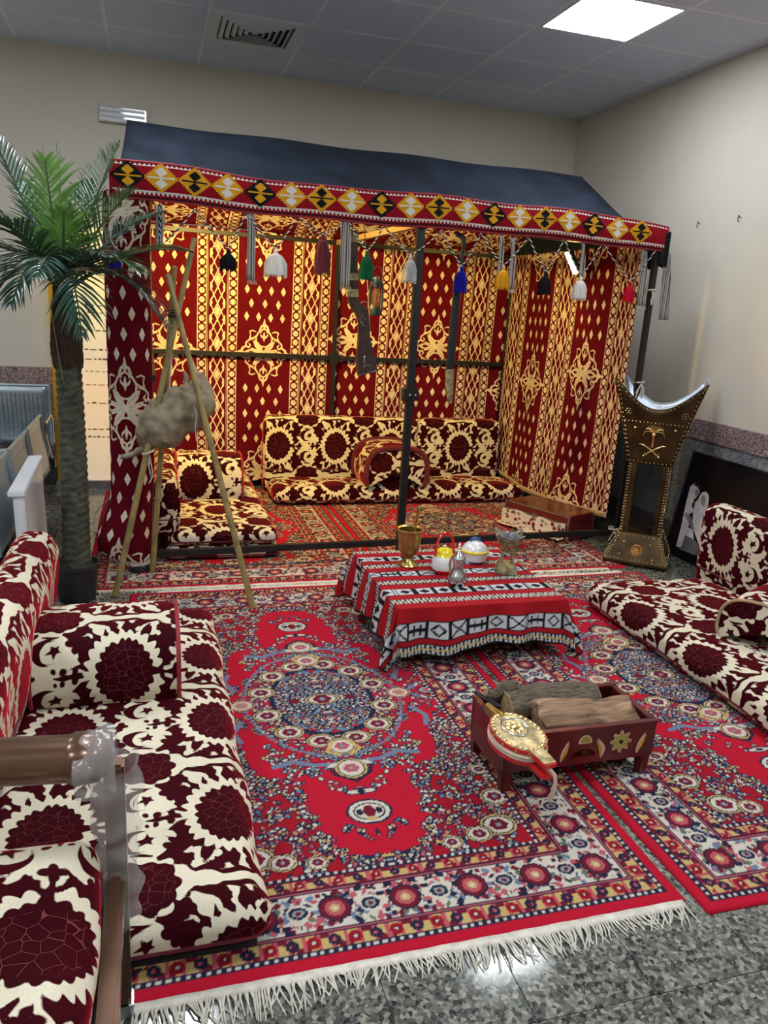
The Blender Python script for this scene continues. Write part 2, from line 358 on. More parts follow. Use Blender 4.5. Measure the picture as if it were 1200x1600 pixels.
def paint_rug(w, h, step, seed, pal=RP):
    """one quadrant of a medallion rug, mirrored; returns (ny, nx, 3) linear colours and the grid sizes"""
    rng = np.random.RandomState(seed)
    nx, ny = int(w / 2 / step), int(h / 2 / step)
    X, Y = np.meshgrid((np.arange(nx) + .5) / nx * w / 2, (np.arange(ny) + .5) / ny * h / 2)     # 0 at centre
    C = np.empty((ny, nx, 3)); C[:] = pal['red']
    g = lambda k: np.array(pal[k])
    def put(mask, k): C[mask] = g(k)
    def blob(cx, cy, r, k, asp=1., rot=0.):
        m = int(r / step) + 2; i, j = int(cx / w * 2 * nx), int(cy / h * 2 * ny)
        i0, i1, j0, j1 = max(i - m, 0), min(i + m + 1, nx), max(j - m, 0), min(j + m + 1, ny)
        if i1 <= i0 or j1 <= j0: return
        dx, dy = X[j0:j1, i0:i1] - cx, Y[j0:j1, i0:i1] - cy
        a, b = dx * math.cos(rot) + dy * math.sin(rot), -dx * math.sin(rot) + dy * math.cos(rot)
        C[j0:j1, i0:i1][np.hypot(a, b / asp) < r] = g(k)
    def sprig(cx, cy, s):
        """tiny flower cluster with dark outline"""
        for _ in range(rng.randint(3, 6)):
            x, y = cx + rng.normal(0, s), cy + rng.normal(0, s); r = rng.uniform(.0055, .0095)
            a = rng.uniform(0, 3.1); k = rng.choice(['white', 'white', 'blue', 'rose', 'gold', 'white', 'grey', 'sal'])
            blob(x, y, r + .0045, 'navy', .75, a); blob(x, y, r, k, .7, a)
    def stem(pts, k, r):
        for (x0, y0), (x1, y1) in zip(pts, pts[1:]):
            n = max(2, int(math.hypot(x1 - x0, y1 - y0) / step))
            for t in np.linspace(0, 1, n): blob(x0 + (x1 - x0) * t, y0 + (y1 - y0) * t, r, k)
    def rosette(cx, cy, r, asp=.78, core='maroon', rot=0., rim='gold'):
        blob(cx, cy, r * 1.22, 'navy', asp, rot); blob(cx, cy, r * 1.12, rim, asp, rot); blob(cx, cy, r * .98, 'navy', asp, rot); blob(cx, cy, r * .88, 'white', asp, rot)
        for k in range(6):
            a = k * math.pi / 3; blob(cx + r * .36 * math.cos(a), cy + r * .30 * math.sin(a), r * .24, core)
        blob(cx, cy, r * .2, 'blue'); blob(cx, cy, r * .08, 'gold')
    ex, ey = w / 2 - X, h / 2 - Y; E = np.minimum(ex, ey)
    fx, fy = w / 2 - .300, h / 2 - .300
    # --- field: corner spandrel of dense foliage
    th = np.arctan2(Y / fy, X / fx)
    bound = .93 + .05 * np.cos(10 * th) - .17 * np.exp(-((th - .80) / .28) ** 2) + .08 * np.exp(-((th) / .2) ** 2) + .1 * np.exp(-((th - 1.571) / .2) ** 2)
    rad = np.hypot(X / fx, Y / fy)
    sp = rad > bound
    put(sp & (E > .3), 'dred')
    jj, ii = np.nonzero(sp & (E > .3)); idx = rng.permutation(len(jj))[:int(len(jj) * step * step * 1050)]
    for q in idx: sprig(X[jj[q], ii[q]], Y[jj[q], ii[q]], .012)
    edge = np.abs(rad - bound) < .02; jj, ii = np.nonzero(edge & (E > .3)); idx = rng.permutation(len(jj))[:int(len(jj) * step * step * 2400)]
    for q in idx: sprig(X[jj[q], ii[q]], Y[jj[q], ii[q]], .007)
    for x, y, r in ((fx * .83, fy * .90, .050), (fx * .93, fy * .76, .042), (fx * .66, fy * .93, .036), (fx * .95, fy * .60, .030), (fx * .45, fy * .95, .028)): rosette(x, y, r, .85)
    for k in range(30):
        a = .25 + 1.1 * k / 30; R = .97 - .16 * math.exp(-((a - .8) / .28) ** 2) + .02 * math.sin(k); blob(fx * R * math.cos(a), fy * R * math.sin(a), .012, 'navy', .6, a); blob(fx * R * math.cos(a), fy * R * math.sin(a), .007, 'gold' if k % 3 else 'white', .6, a)
    # --- central medallion
    mr = np.hypot(X / .40, Y / .52)
    lob = .92 + .10 * np.cos(6 * np.arctan2(Y / .52, X / .40)) 
    jj, ii = np.nonzero((mr < lob) & (mr > .42)); idx = rng.permutation(len(jj))[:int(len(jj) * step * step * 1150)]
    for q in idx: sprig(X[jj[q], ii[q]], Y[jj[q], ii[q]], .010)
    put(mr < .46 + .03 * np.cos(14 * np.arctan2(Y / .52, X / .40)), 'blue')
    ph = np.sin(X * 95 + 2 * np.sin(Y * 40)) * np.sin(Y * 80 + 2 * np.sin(X * 55)); put((mr < .44) & (ph > .25), 'grey'); put((mr < .44) & (ph > .72), 'dred'); put((mr < .44) & (ph < -.55), 'navy'); put((mr < .44) & (ph < -.86), 'rose')
    jj, ii = np.nonzero(mr < .44); idx = rng.permutation(len(jj))[:70]
    for q in idx: sprig(X[jj[q], ii[q]], Y[jj[q], ii[q]], .010)
    for k in range(26):
        a = k * math.pi / 2 / 25; blob(.195 * math.cos(a), .255 * math.sin(a), .010, 'navy'); blob(.300 * math.cos(a), .39 * math.sin(a), .008, 'blue')
    for a in (0.30, .80, 1.30): rosette(.235 * math.cos(a), .30 * math.sin(a), .047, .8)
    rosette(0, .335, .045, 1.0, 'rose'); rosette(.31, 0, .045, .8, 'sal', 0, 'sal')
    rosette(0, 0, .060, .55); blob(0, .10, .03, 'maroon', .35); blob(.11, 0, .022, 'maroon', .9); blob(0, .10, .02, 'white', .2)
    stem([(.05, .44), (.12, .43), (.18, .40), (.25, .42)], 'blue', .010); stem([(.33, .12), (.36, .19), (.34, .25)], 'blue', .010); stem([(.02, .39), (.06, .36), (.03, .31)], 'gold', .006)
    rosette(0, .47, .048, 1.05, 'rose'); blob(.06, .445, .02, 'white', .5, .6); stem([(.0, .545), (.06, .50), (.07, .46)], 'navy', .006)
    blob(.43, 0, .040, 'navy', .8); blob(.43, 0, .033, 'grey', .75); blob(.43, 0, .018, 'rose', .7); blob(.37, .03, .018, 'blue', .5, .8); blob(.40, .05, .015, 'white', .5, .8)
    for x, y in ((.09, .545), (.13, .50), (.17, .52), (.05, .58), (.0, .585), (.42, .07), (.45, .05), (.40, .10), (.46, .03), (.47, 0), (.21, .47)): sprig(x, y, .012)
    blob(0, .60, .055, 'navy', .30); blob(0, .60, .048, 'white', .22); blob(0, .60, .015, 'navy', .6)
    # pendant
    blob(0, .70, .072, 'navy', .82); blob(0, .70, .064, 'white', .80); blob(0, .70, .050, 'navy', .8); blob(0, .70, .044, 'white', .8); blob(0, .70, .018, 'maroon', 1.6); blob(.03, .70, .010, 'navy', 1.5); blob(0, .735, .012, 'gold')
    for x, y in ((.05, .79), (.09, .77), (.0, .80), (.03, .82), (.075, .76)): sprig(x, y, .006)
    # --- borders
    def band(a, b, k): put((E >= a) & (E < b), k)
    s = np.where(ex < ey, Y, X)                      # run along the border
    band(.034, .300, 'navy'); 
    for a, b in ((.052, .102), (.250, .290)):
        band(a, b, 'maroon'); mid = (a + b) / 2; hw = (b - a) / 2 - .004
        t = (s / .105) % 1; dz = E - mid
        put((np.abs(dz) < hw) & (np.abs(t - .5) < .46) & (np.abs(dz / hw - np.sin(t * 6.28)) > .55), 'gold')
        put((np.abs(dz) < hw) & (((s / .035) % 1) < .28), 'rose')
        put((np.hypot((t - .5) * .105, dz) < hw * .86), 'dred'); put((np.hypot((t - .5) * .105, dz) < hw * .5), 'maroon'); put((np.hypot((t - .5) * .105, dz) < hw * .22), 'white')
        put((np.abs(np.hypot((((s / .105) + .5) % 1 - .5) * .105, dz) - hw * .55) < .005), 'navy')
    band(.104, .110, 'rose'); band(.240, .246, 'rose')
    band(.114, .236, 'white')
    m = (E >= .116) & (E < .234)
    jj, ii = np.nonzero(m); idx = rng.permutation(len(jj))[:int(len(jj) * step * step * 4200)]
    for q in idx:
        x, y = X[jj[q], ii[q]], Y[jj[q], ii[q]]; k = rng.choice(['navy', 'maroon', 'blue', 'green', 'rose', 'navy'])
        blob(x, y, rng.uniform(.006, .014), k, rng.uniform(.35, .9), rng.uniform(0, 3.1))
    for horiz in (0, 1):
        L = (h if horiz == 0 else w) / 2 - .175; n = int(L / .16)
        for k in range(n + 1):
            q = k * L / n
            for off, typ in ((0, 0), (.5, 1)):
                qq = q + off * L / n
                if qq > L + .01: continue
                x, y = (w / 2 - .175, qq) if horiz == 0 else (qq, h / 2 - .175)
                if typ == 0: blob(x, y, .044, 'navy'); blob(x, y, .038, 'maroon'); blob(x, y, .026, 'rose'); blob(x, y, .013, 'gold'); blob(x, y, .006, 'white')
                else: blob(x, y, .030, 'white'); blob(x, y, .025, 'navy', .8); blob(x, y, .015, 'grey', .8); blob(x, y, .007, 'maroon')
    band(.100, .104, 'navy'); band(.110, .115, 'navy'); band(.235, .240, 'navy'); band(.246, .250, 'navy')
    for a, b in ((.036, .052), (.290, .304)):
        band(a, b, 'navy'); put((np.abs(E - (a + b) / 2) < .004) & (((s / .022) % 1) < .45), 'white')
    band(0, .034, 'red')
    full = np.concatenate([C[:, ::-1], C], 1); full = np.concatenate([full[::-1], full], 0)
    return full
# ---------------------------------------------------------------- materials (all procedural nodes)
def nodes(name):
    m = bpy.data.materials.new(name); m.use_nodes = True; nt = m.node_tree; return m, nt, nt.nodes['Principled BSDF'], nt.nodes, nt.links
def rgba(c): return (c[0], c[1], c[2], 1)
def mk(name, c, rough=.5, metal=0., var=.12, ns=12., bump=0., bs=80., sheen=0., coat=0., trans=0., emis=None, stretch=None, c2=None, alpha=None, spec=None):
    m, nt, b, N, L = nodes(name)
    b.inputs['Roughness'].default_value = rough; b.inputs['Metallic'].default_value = metal
    tc = N.new('ShaderNodeTexCoord'); src = tc.outputs['Object']
    if stretch:
        mp = N.new('ShaderNodeMapping'); mp.inputs['Scale'].default_value = stretch; L.new(src, mp.inputs[0]); src = mp.outputs[0]
    nz = N.new('ShaderNodeTexNoise'); nz.inputs['Scale'].default_value = ns; nz.inputs['Detail'].default_value = 5; L.new(src, nz.inputs['Vector'])
    mx = N.new('ShaderNodeMix'); mx.data_type = 'RGBA'
    d = c2 or tuple(x * (1 - var * 2) for x in c); e = c if c2 else tuple(min(1, x * (1 + var)) for x in c)
    mx.inputs['A'].default_value = rgba(d); mx.inputs['B'].default_value = rgba(e)
    rp = N.new('ShaderNodeMapRange'); rp.inputs['From Min'].default_value = .32; rp.inputs['From Max'].default_value = .68; L.new(nz.outputs['Fac'], rp.inputs['Value'])
    L.new(rp.outputs[0], mx.inputs['Factor']); L.new(mx.outputs['Result'], b.inputs['Base Color'])
    if bump:
        n2 = N.new('ShaderNodeTexNoise'); n2.inputs['Scale'].default_value = bs; n2.inputs['Detail'].default_value = 4; L.new(src, n2.inputs['Vector'])
        bp = N.new('ShaderNodeBump'); bp.inputs['Strength'].default_value = bump; bp.inputs['Distance'].default_value = .004; L.new(n2.outputs['Fac'], bp.inputs['Height']); L.new(bp.outputs[0], b.inputs['Normal'])
    if sheen: b.inputs['Sheen Weight'].default_value = sheen; b.inputs['Sheen Tint'].default_value = rgba(tuple(min(1, x * 3 + .1) for x in c))
    if coat: b.inputs['Coat Weight'].default_value = coat; b.inputs['Coat Roughness'].default_value = .08
    if trans: b.inputs['Transmission Weight'].default_value = trans
    if alpha is not None: b.inputs['Alpha'].default_value = alpha
    if spec is not None: b.inputs['Specular IOR Level'].default_value = spec
    if emis: b.inputs['Emission Color'].default_value = rgba(emis[0]); b.inputs['Emission Strength'].default_value = emis[1]
    return m
def two_tone(name, cin, cout, rough=.8, edge=.0012, sheen=0., tint=(1, 1, 1), bump=.25, translucent=0., vein=None):
    """drawn pattern: attribute sdf < 0 takes cin, else cout"""
    m, nt, b, N, L = nodes(name)
    at = N.new('ShaderNodeAttribute'); at.attribute_name = 'sdf'
    mr = N.new('ShaderNodeMapRange'); mr.inputs['From Min'].default_value = -edge; mr.inputs['From Max'].default_value = edge; L.new(at.outputs['Fac'], mr.inputs['Value'])
    tc = N.new('ShaderNodeTexCoord'); nz = N.new('ShaderNodeTexNoise'); nz.inputs['Scale'].default_value = 260; nz.inputs['Detail'].default_value = 3; L.new(tc.outputs['Object'], nz.inputs['Vector'])
    n2 = N.new('ShaderNodeTexNoise'); n2.inputs['Scale'].default_value = 7; L.new(tc.outputs['Object'], n2.inputs['Vector'])
    def tone(c, k):
        x = N.new('ShaderNodeMix'); x.data_type = 'RGBA'; x.inputs['A'].default_value = rgba(tuple(v * (1 - k) for v in c)); x.inputs['B'].default_value = rgba(tuple(min(1, v * (1 + k)) for v in c))
        ad = N.new('ShaderNodeMath'); ad.operation = 'ADD'; L.new(nz.outputs['Fac'], ad.inputs[0]); L.new(n2.outputs['Fac'], ad.inputs[1])
        ml = N.new('ShaderNodeMath'); ml.operation = 'MULTIPLY_ADD'; ml.inputs[1].default_value = 1.4; ml.inputs[2].default_value = -.9; ml.use_clamp = True; L.new(ad.outputs[0], ml.inputs[0])
        L.new(ml.outputs[0], x.inputs['Factor']); return x.outputs['Result']
    ci = tone(cin, .3)
    if vein:
        av = N.new('ShaderNodeAttribute'); av.attribute_name = 'vein'; vo = N.new('ShaderNodeTexVoronoi'); vo.feature = 'DISTANCE_TO_EDGE'; vo.inputs['Scale'].default_value = 34; L.new(tc.outputs['Object'], vo.inputs['Vector'])
        lt = N.new('ShaderNodeMath'); lt.operation = 'LESS_THAN'; lt.inputs[1].default_value = .016; L.new(vo.outputs['Distance'], lt.inputs[0])
        mm = N.new('ShaderNodeMath'); mm.operation = 'MULTIPLY'; L.new(lt.outputs[0], mm.inputs[0]); L.new(av.outputs['Fac'], mm.inputs[1])
        xx = N.new('ShaderNodeMix'); xx.data_type = 'RGBA'; L.new(mm.outputs[0], xx.inputs['Factor']); L.new(ci, xx.inputs['A']); xx.inputs['B'].default_value = rgba(vein); ci = xx.outputs['Result']
    mx = N.new('ShaderNodeMix'); mx.data_type = 'RGBA'; L.new(mr.outputs[0], mx.inputs['Factor']); L.new(ci, mx.inputs['A']); L.new(tone(cout, .12), mx.inputs['B'])
    L.new(mx.outputs['Result'], b.inputs['Base Color']); b.inputs['Roughness'].default_value = rough; b.inputs['Specular IOR Level'].default_value = .07
    if sheen:
        sm = N.new('ShaderNodeMath'); sm.operation = 'MULTIPLY_ADD'; sm.inputs[1].default_value = -sheen; sm.inputs[2].default_value = sheen; L.new(mr.outputs[0], sm.inputs[0]); L.new(sm.outputs[0], b.inputs['Sheen Weight'])
        b.inputs['Sheen Tint'].default_value = rgba(tint); b.inputs['Sheen Roughness'].default_value = .35
    ht = N.new('ShaderNodeMath'); ht.operation = 'MULTIPLY_ADD'; ht.inputs[1].default_value = -.6; L.new(mr.outputs[0], ht.inputs[0]); L.new(nz.outputs['Fac'], ht.inputs[2])
    bp = N.new('ShaderNodeBump'); bp.inputs['Strength'].default_value = bump; bp.inputs['Distance'].default_value = .003; L.new(ht.outputs[0], bp.inputs['Height']); L.new(bp.outputs[0], b.inputs['Normal'])
    return m
def painted(name, rough=.95, bump=.5, bs=420., sheen=0.):
    """woven or printed colours carried by the vertex attribute col"""
    m, nt, b, N, L = nodes(name)
    at = N.new('ShaderNodeAttribute'); at.attribute_name = 'col'; tc = N.new('ShaderNodeTexCoord')
    nz = N.new('ShaderNodeTexNoise'); nz.inputs['Scale'].default_value = bs; nz.inputs['Detail'].default_value = 3; L.new(tc.outputs['Object'], nz.inputs['Vector'])
    mr = N.new('ShaderNodeMapRange'); mr.inputs['From Min'].default_value = .25; mr.inputs['From Max'].default_value = .75; mr.inputs['To Min'].default_value = .72; mr.inputs['To Max'].default_value = 1.15; L.new(nz.outputs['Fac'], mr.inputs['Value'])
    mx = N.new('ShaderNodeVectorMath'); mx.operation = 'SCALE'; L.new(at.outputs['Color'], mx.inputs[0]); L.new(mr.outputs[0], mx.inputs['Scale'])
    L.new(mx.outputs[0], b.inputs['Base Color']); b.inputs['Roughness'].default_value = rough; b.inputs['Specular IOR Level'].default_value = .15
    if sheen: b.inputs['Sheen Weight'].default_value = sheen
    bp = N.new('ShaderNodeBump'); bp.inputs['Strength'].default_value = bump; bp.inputs['Distance'].default_value = .003; L.new(nz.outputs['Fac'], bp.inputs['Height']); L.new(bp.outputs[0], b.inputs['Normal'])
    return m
def granite(name, dark, mid, light, scale, rough):
    m, nt, b, N, L = nodes(name); tc = N.new('ShaderNodeTexCoord')
    vo = N.new('ShaderNodeTexVoronoi'); vo.inputs['Scale'].default_value = scale; L.new(tc.outputs['Object'], vo.inputs['Vector'])
    nz = N.new('ShaderNodeTexNoise'); nz.inputs['Scale'].default_value = scale * .7; nz.inputs['Detail'].default_value = 6; L.new(tc.outputs['Object'], nz.inputs['Vector'])
    bw = N.new('ShaderNodeRGBToBW'); L.new(vo.outputs['Color'], bw.inputs[0])
    ad = N.new('ShaderNodeMath'); ad.operation = 'ADD'; L.new(bw.outputs[0], ad.inputs[0]); L.new(nz.outputs['Fac'], ad.inputs[1])
    cr = N.new('ShaderNodeValToRGB'); e = cr.color_ramp.elements; e[0].position = .30; e[0].color = rgba(dark); e[1].position = .72; e[1].color = rgba(light); x = e.new(.5); x.color = rgba(mid)
    hf = N.new('ShaderNodeMath'); hf.operation = 'MULTIPLY'; hf.inputs[1].default_value = .5; L.new(ad.outputs[0], hf.inputs[0]); L.new(hf.outputs[0], cr.inputs['Fac']); L.new(cr.outputs['Color'], b.inputs['Base Color'])
    b.inputs['Roughness'].default_value = rough
    return m
def striped(name, cols, width, axis=0, rough=.85):
    """fine woven stripes across an object axis"""
    m, nt, b, N, L = nodes(name); tc = N.new('ShaderNodeTexCoord'); sx = N.new('ShaderNodeSeparateXYZ'); L.new(tc.outputs['Object'], sx.inputs[0])
    dv = N.new('ShaderNodeMath'); dv.operation = 'DIVIDE'; dv.inputs[1].default_value = width; L.new(sx.outputs[axis], dv.inputs[0])
    fr = N.new('ShaderNodeMath'); fr.operation = 'FRACT'; L.new(dv.outputs[0], fr.inputs[0])
    cr = N.new('ShaderNodeValToRGB'); cr.color_ramp.interpolation = 'CONSTANT'; e = cr.color_ramp.elements
    e[0].color = rgba(cols[0]); e[0].position = 0; e[1].color = rgba(cols[1]); e[1].position = 1 / len(cols)
    for k, c in enumerate(cols[2:], 2): q = e.new(k / len(cols)); q.color = rgba(c)
    L.new(fr.outputs[0], cr.inputs['Fac']); L.new(cr.outputs['Color'], b.inputs['Base Color']); b.inputs['Roughness'].default_value = rough
    return m
def emitter(name, c, s):
    m, nt, b, N, L = nodes(name); b.inputs['Base Color'].default_value = rgba(c); b.inputs['Emission Color'].default_value = rgba(c); b.inputs['Emission Strength'].default_value = s; return m

M = dict(
    wall=mk('wall_paint', (.58, .54, .465), .75, var=.02, ns=3, bump=.04, bs=160),
    tile=mk('ceiling_tile', (.64, .71, .86), .9, var=.03, ns=30, bump=.15, bs=300), grid=mk('ceiling_grid', (.78, .82, .90), .5, var=.02),
    granite=granite('floor_granite', (.022, .025, .024), (.115, .122, .110), (.30, .30, .25), 95, .10),
    dado_cap=granite('dado_pink_granite', (.05, .03, .035), (.26, .18, .18), (.48, .38, .37), 130, .3),
    dado=granite('dado_grey_granite', (.035, .04, .045), (.15, .16, .175), (.34, .35, .37), 150, .35), skirting=granite('skirting_granite', (.012, .012, .013), (.05, .05, .052), (.13, .13, .13), 120, .3),
    joint=mk('joint_dark', (.05, .05, .05), .9),
    panel=emitter('led_panel', PANEL_COLOR, PANEL_STRENGTH), white_metal=mk('white_metal', (.66, .69, .74), .4, var=.02), dark_hole=mk('dark_hole', (.02, .02, .025), .9),
    velvet=two_tone('damask_velvet', (.029, .0008, .0036), (.68, .62, .48), .85, sheen=.8, tint=(.85, .025, .055), vein=(.15, .04, .045)),
    maroon=mk('maroon_velvet', (.11, .004, .015), .8, var=.15, ns=30, sheen=.4), red_pipe=mk('red_piping', (.28, .008, .022), .7, sheen=.3), tan_pipe=mk('tan_piping', (.42, .29, .17), .7),
    curtain=two_tone('tent_curtain', (.68, .60, .47), (.105, .0035, .010), .9, bump=.3), hem=mk('curtain_hem', (.50, .36, .22), .9, var=.15, ns=60),
    rug=painted('rug_pile'), cloth=painted('woven_cloth', .9, .25, 900.), fringe=mk('rug_fringe', (.66, .63, .56), .95, var=.1, ns=40),
    black_metal=mk('black_metal', (.016, .017, .021), .42, .3, var=.2), canvas=mk('navy_canvas', (.0110, .0160, .0275), .9, var=.22, ns=5, bump=.12, bs=500, spec=.15),
    band=mk('valance_red', (.30, .008, .018), .95, var=.12, ns=200, bump=.3, bs=600, spec=.1), gold_wool=mk('gold_wool', (.72, .36, .02), .95, var=.1, ns=200, spec=.1), white_wool=mk('white_wool', (.72, .70, .66), .95, var=.06, ns=200, spec=.1), black_wool=mk('black_wool', (.012, .012, .016), .95, var=.2, ns=200, spec=.1),
    brass=mk('brass', (.50, .37, .13), .28, 1., var=.18, ns=14, bump=.05, bs=40), dark_bronze=mk('dark_bronze', (.10, .065, .030), .42, .85, var=.35, ns=5, bump=.04, bs=60), gold=mk('gold', (.85, .64, .28), .25, 1., var=.1), silver=mk('silver', (.62, .62, .64), .22, 1., var=.15, ns=18), steel=mk('steel', (.55, .57, .60), .25, 1., var=.08), tin=mk('galvanised', (.60, .68, .76), .35, .7, var=.2, ns=9),
    enamel=mk('white_enamel', (.80, .82, .85), .12, var=.03, coat=.5), yellow=mk('yellow_enamel', (.85, .70, .02), .15, var=.03, coat=.5), red_enamel=mk('red_enamel', (.55, .02, .02), .15, var=.06, coat=.5), blue_enamel=mk('blue_enamel', (.04, .12, .45), .15, coat=.5),
    redwood=mk('red_painted_wood', (.105, .006, .009), .32, var=.25, ns=9, coat=.25, bump=.1, bs=30), soot=mk('soot_black', (.010, .010, .010), .7, bump=.2, bs=60), bark=mk('bark', (.13, .105, .075), .95, var=.35, ns=26, bump=.8, bs=46, stretch=(1, 6, 6)), split=mk('split_wood', (.40, .25, .15), .85, ns=4.5, bump=.6, bs=9, stretch=(1.2, 14, 14), c2=(.09, .048, .028)), cut=mk('cut_wood', (.46, .31, .15), .8, var=.2, ns=30),
    rifle=mk('walnut', (.045, .018, .011), .5, var=.25, ns=10, stretch=(6, 6, 1)), bamboo=mk('bamboo', (.36, .27, .10), .45, ns=14, c2=(.19, .15, .06), bump=.1, bs=30), beam=mk('pale_beam', (.40, .27, .14), .7, stretch=(1, 8, 8)),
    hide=mk('goat_hide', (.33, .28, .19), .75, ns=18, c2=(.12, .095, .062), bump=.9, bs=40), string=mk('string', (.60, .57, .50), .9),
    leaf=mk('palm_leaf', (.060, .150, .050), .32, var=.35, ns=6, coat=.15), leaf_young=mk('palm_leaf_young', (.130, .30, .050), .35, var=.25, ns=6, coat=.15), leaf_dark=mk('palm_leaf_dark', (.028, .078, .055), .28, var=.35, ns=6, coat=.25), trunk=mk('palm_trunk', (.072, .078, .055), .9, var=.3, ns=24, bump=.5, bs=60), fibre=mk('palm_fibre', (.050, .030, .017), .95, var=.4, ns=40, bump=.8, bs=120, stretch=(8, 8, 1)), pot=mk('black_pot', (.018, .019, .022), .4), soil=mk('soil', (.03, .025, .02), .95),
    strap=striped('striped_strap', [(.42, .40, .38), (.16, .15, .15), (.42, .40, .38), (.30, .28, .27), (.03, .03, .035)], .028), copper_paint=mk('brown_metallic_paint', (.16, .085, .055), .3, .75, var=.12, ns=6, coat=.4),
    film=mk('clear_film', (.92, .95, .98), .05, trans=.0, alpha=.11, spec=.9, bump=.9, bs=22), seat_metal=mk('perforated_steel', (.40, .47, .52), .35, .7, var=.06), white_board=mk('white_board', (.62, .64, .70), .35, var=.05, ns=2, coat=.3),
    chestred=mk('chest_red', (.15, .012, .014), .35, var=.2, coat=.2), chestbrown=mk('chest_lid', (.16, .055, .028), .3, var=.3, ns=6, coat=.3), photo_black=mk('photo_black', (.004, .0045, .009), .35, var=.4, ns=3), photo_white=mk('photo_white', (.72, .72, .76), .4, var=.1, ns=30), photo_grey=mk('photo_grey', (.17, .17, .19), .4, var=.2), photo_mid=mk('photo_mid', (.34, .32, .33), .4, var=.2),
    glass=mk('lantern_glass', (.85, .80, .70), .05, trans=.95, alpha=.5), teal=mk('lantern_blue', (.035, .075, .11), .35, .4), cream_leather=mk('cream_leather', (.62, .48, .38), .6, bump=.3, bs=60), text=mk('faint_print', (.34, .25, .13), .8), acrylic=mk('acrylic', (.70, .72, .72), .06, alpha=.75, coat=.6))
# ---------------------------------------------------------------- the room
XR, YB, XL, YF, ZC = 3.47, 6.37, -3.65, -2.0, 3.11
def struct(name, mb, mat, **k): return tag(mb.build(name, mat, **k), kind='structure')
fl = struct('floor', MB().box(XL, XR, YF, YB, -.10, -.004), M['joint'], smooth=0)
TW, TL = .310, .620
tile0 = None
RUG_ZONES = [(-.10, 1.30, 1.55, 6.0), (1.40, 2.85, 1.50, 6.0)]
for i in range(-12, 12):
    for j in range(-4, 12):
        x0, y0 = .788 + TW * i, .55 + TL * j
        x1, y1 = min(x0 + TW, XR), min(y0 + TL, YB)
        if x1 - x0 < .05 or y1 - y0 < .05 or x0 < XL: continue
        if any(a < x0 and x1 < b and c < y0 and y1 < d for a, b, c, d in RUG_ZONES): continue
        if i < -7 or j < -1: continue
        full = abs(x1 - x0 - TW) < 1e-6 and abs(y1 - y0 - TL) < 1e-6
        if full and tile0 is None:
            tile0 = MB().box(.0012, TW - .0012, .0012, TL - .0012, -.012, 0).build('floor_tile', M['granite'], fl, smooth=0); tile0.location = (x0, y0, 0)
        elif full: copy_of(tile0, (x0, y0, 0), fl)
        else: MB().box(x0 + .0012, x1 - .0012, y0 + .0012, y1 - .0012, -.012, 0).build('floor_tile', M['granite'], fl, smooth=0)
MB().box(XL, .788 - TW * 7, YF, YB, -.012, -.0002).build('floor_slab', M['granite'], fl, smooth=0); MB().box(.788 - TW * 7, XR, YF, .55 - TL, -.012, -.0002).build('floor_slab', M['granite'], fl, smooth=0)
struct('wall_back', MB().box(XL, XR, YB, YB + .15, 0, 3.3), M['wall'], smooth=0)
struct('wall_right', MB().box(XR, XR + .15, YF, YB + .15, 0, 3.3), M['wall'], smooth=0)
struct('wall_left', MB().box(XL - .15, XL, YF, YB, 0, 3.3), M['wall'], smooth=0)
struct('wall_front', MB().box(XL - .15, XR + .15, YF - .15, YF, 0, 3.3), M['wall'], smooth=0)
# granite cladding to dado height on the back and right walls
def cladding(side, cap_name, body_name):
    a, b = (XL, XR) if side == 'back' else (YF, YB)
    def bx(m, p, q, t, z0, z1): return m.box(p, q, YB - t, YB, z0, z1) if side == 'back' else m.box(XR - t, XR, p, q, z0, z1)
    struct('baseboard_' + side, bx(MB(), a, b, .018, 0, .165), M['skirting'], smooth=0)
    cap = struct(cap_name, bx(MB(), a, b, .020, .775, .905), M['dado_cap'], smooth=0)
    body = struct(body_name, bx(MB(), a, b, .006, .165, .775), M['joint'], smooth=0)
    n = int((b - a) / .9)
    for k in range(n):
        p, q = a + (b - a) * k / n + .0015, a + (b - a) * (k + 1) / n - .0015
        bx(MB(), p, q, .014, .168, .772).build('granite_slab', M['dado'], body, smooth=0)
cladding('right', 'trim_1', 'trim_2'); cladding('back', 'trim_3', 'trim_4')
# suspended ceiling
ce = struct('ceiling', MB().box(XL, XR, YF, YB, ZC + .05, ZC + .2), M['grid'], smooth=0)
GX0, GY0 = .355, 5.78
xs = [XL] + [GX0 + .6 * k for k in range(-6, 6) if XL + .02 < GX0 + .6 * k < XR - .02] + [XR]
ys = [YF] + [GY0 - .6 * k for k in range(12, -1, -1) if YF + .02 < GY0 - .6 * k < YB] + [YB]
LIGHTS = {(2.455, 4.28), (.055, 4.28), (-2.345, 4.28), (2.455, 1.88), (.055, 1.88), (-2.345, 1.88), (2.455, -.52), (.055, -.52), (-2.345, -.52)}
VENT = (.655, 5.48)
ct0 = None
for x0, x1 in zip(xs, xs[1:]):
    for y0, y1 in zip(ys, ys[1:]):
        cx, cy = (x0 + x1) / 2, (y0 + y1) / 2
        if any(math.hypot(cx - a, cy - b) < .1 for a, b in list(LIGHTS) + [VENT]): continue
        if abs(x1 - x0 - .6) < 1e-6 and abs(y1 - y0 - .6) < 1e-6:
            if ct0 is None: ct0 = MB().box(-.291, .291, -.291, .291, -.012, .02).build('ceiling_tile', M['tile'], ce, smooth=0, bevel=.004); ct0.location = (cx, cy, ZC + .012)
            else: copy_of(ct0, (cx, cy, ZC + .012), ce)
        else: MB().box(x0 + .009, x1 - .009, y0 + .009, y1 - .009, ZC, ZC + .03).build('ceiling_tile', M['tile'], ce, smooth=0, bevel=.004)
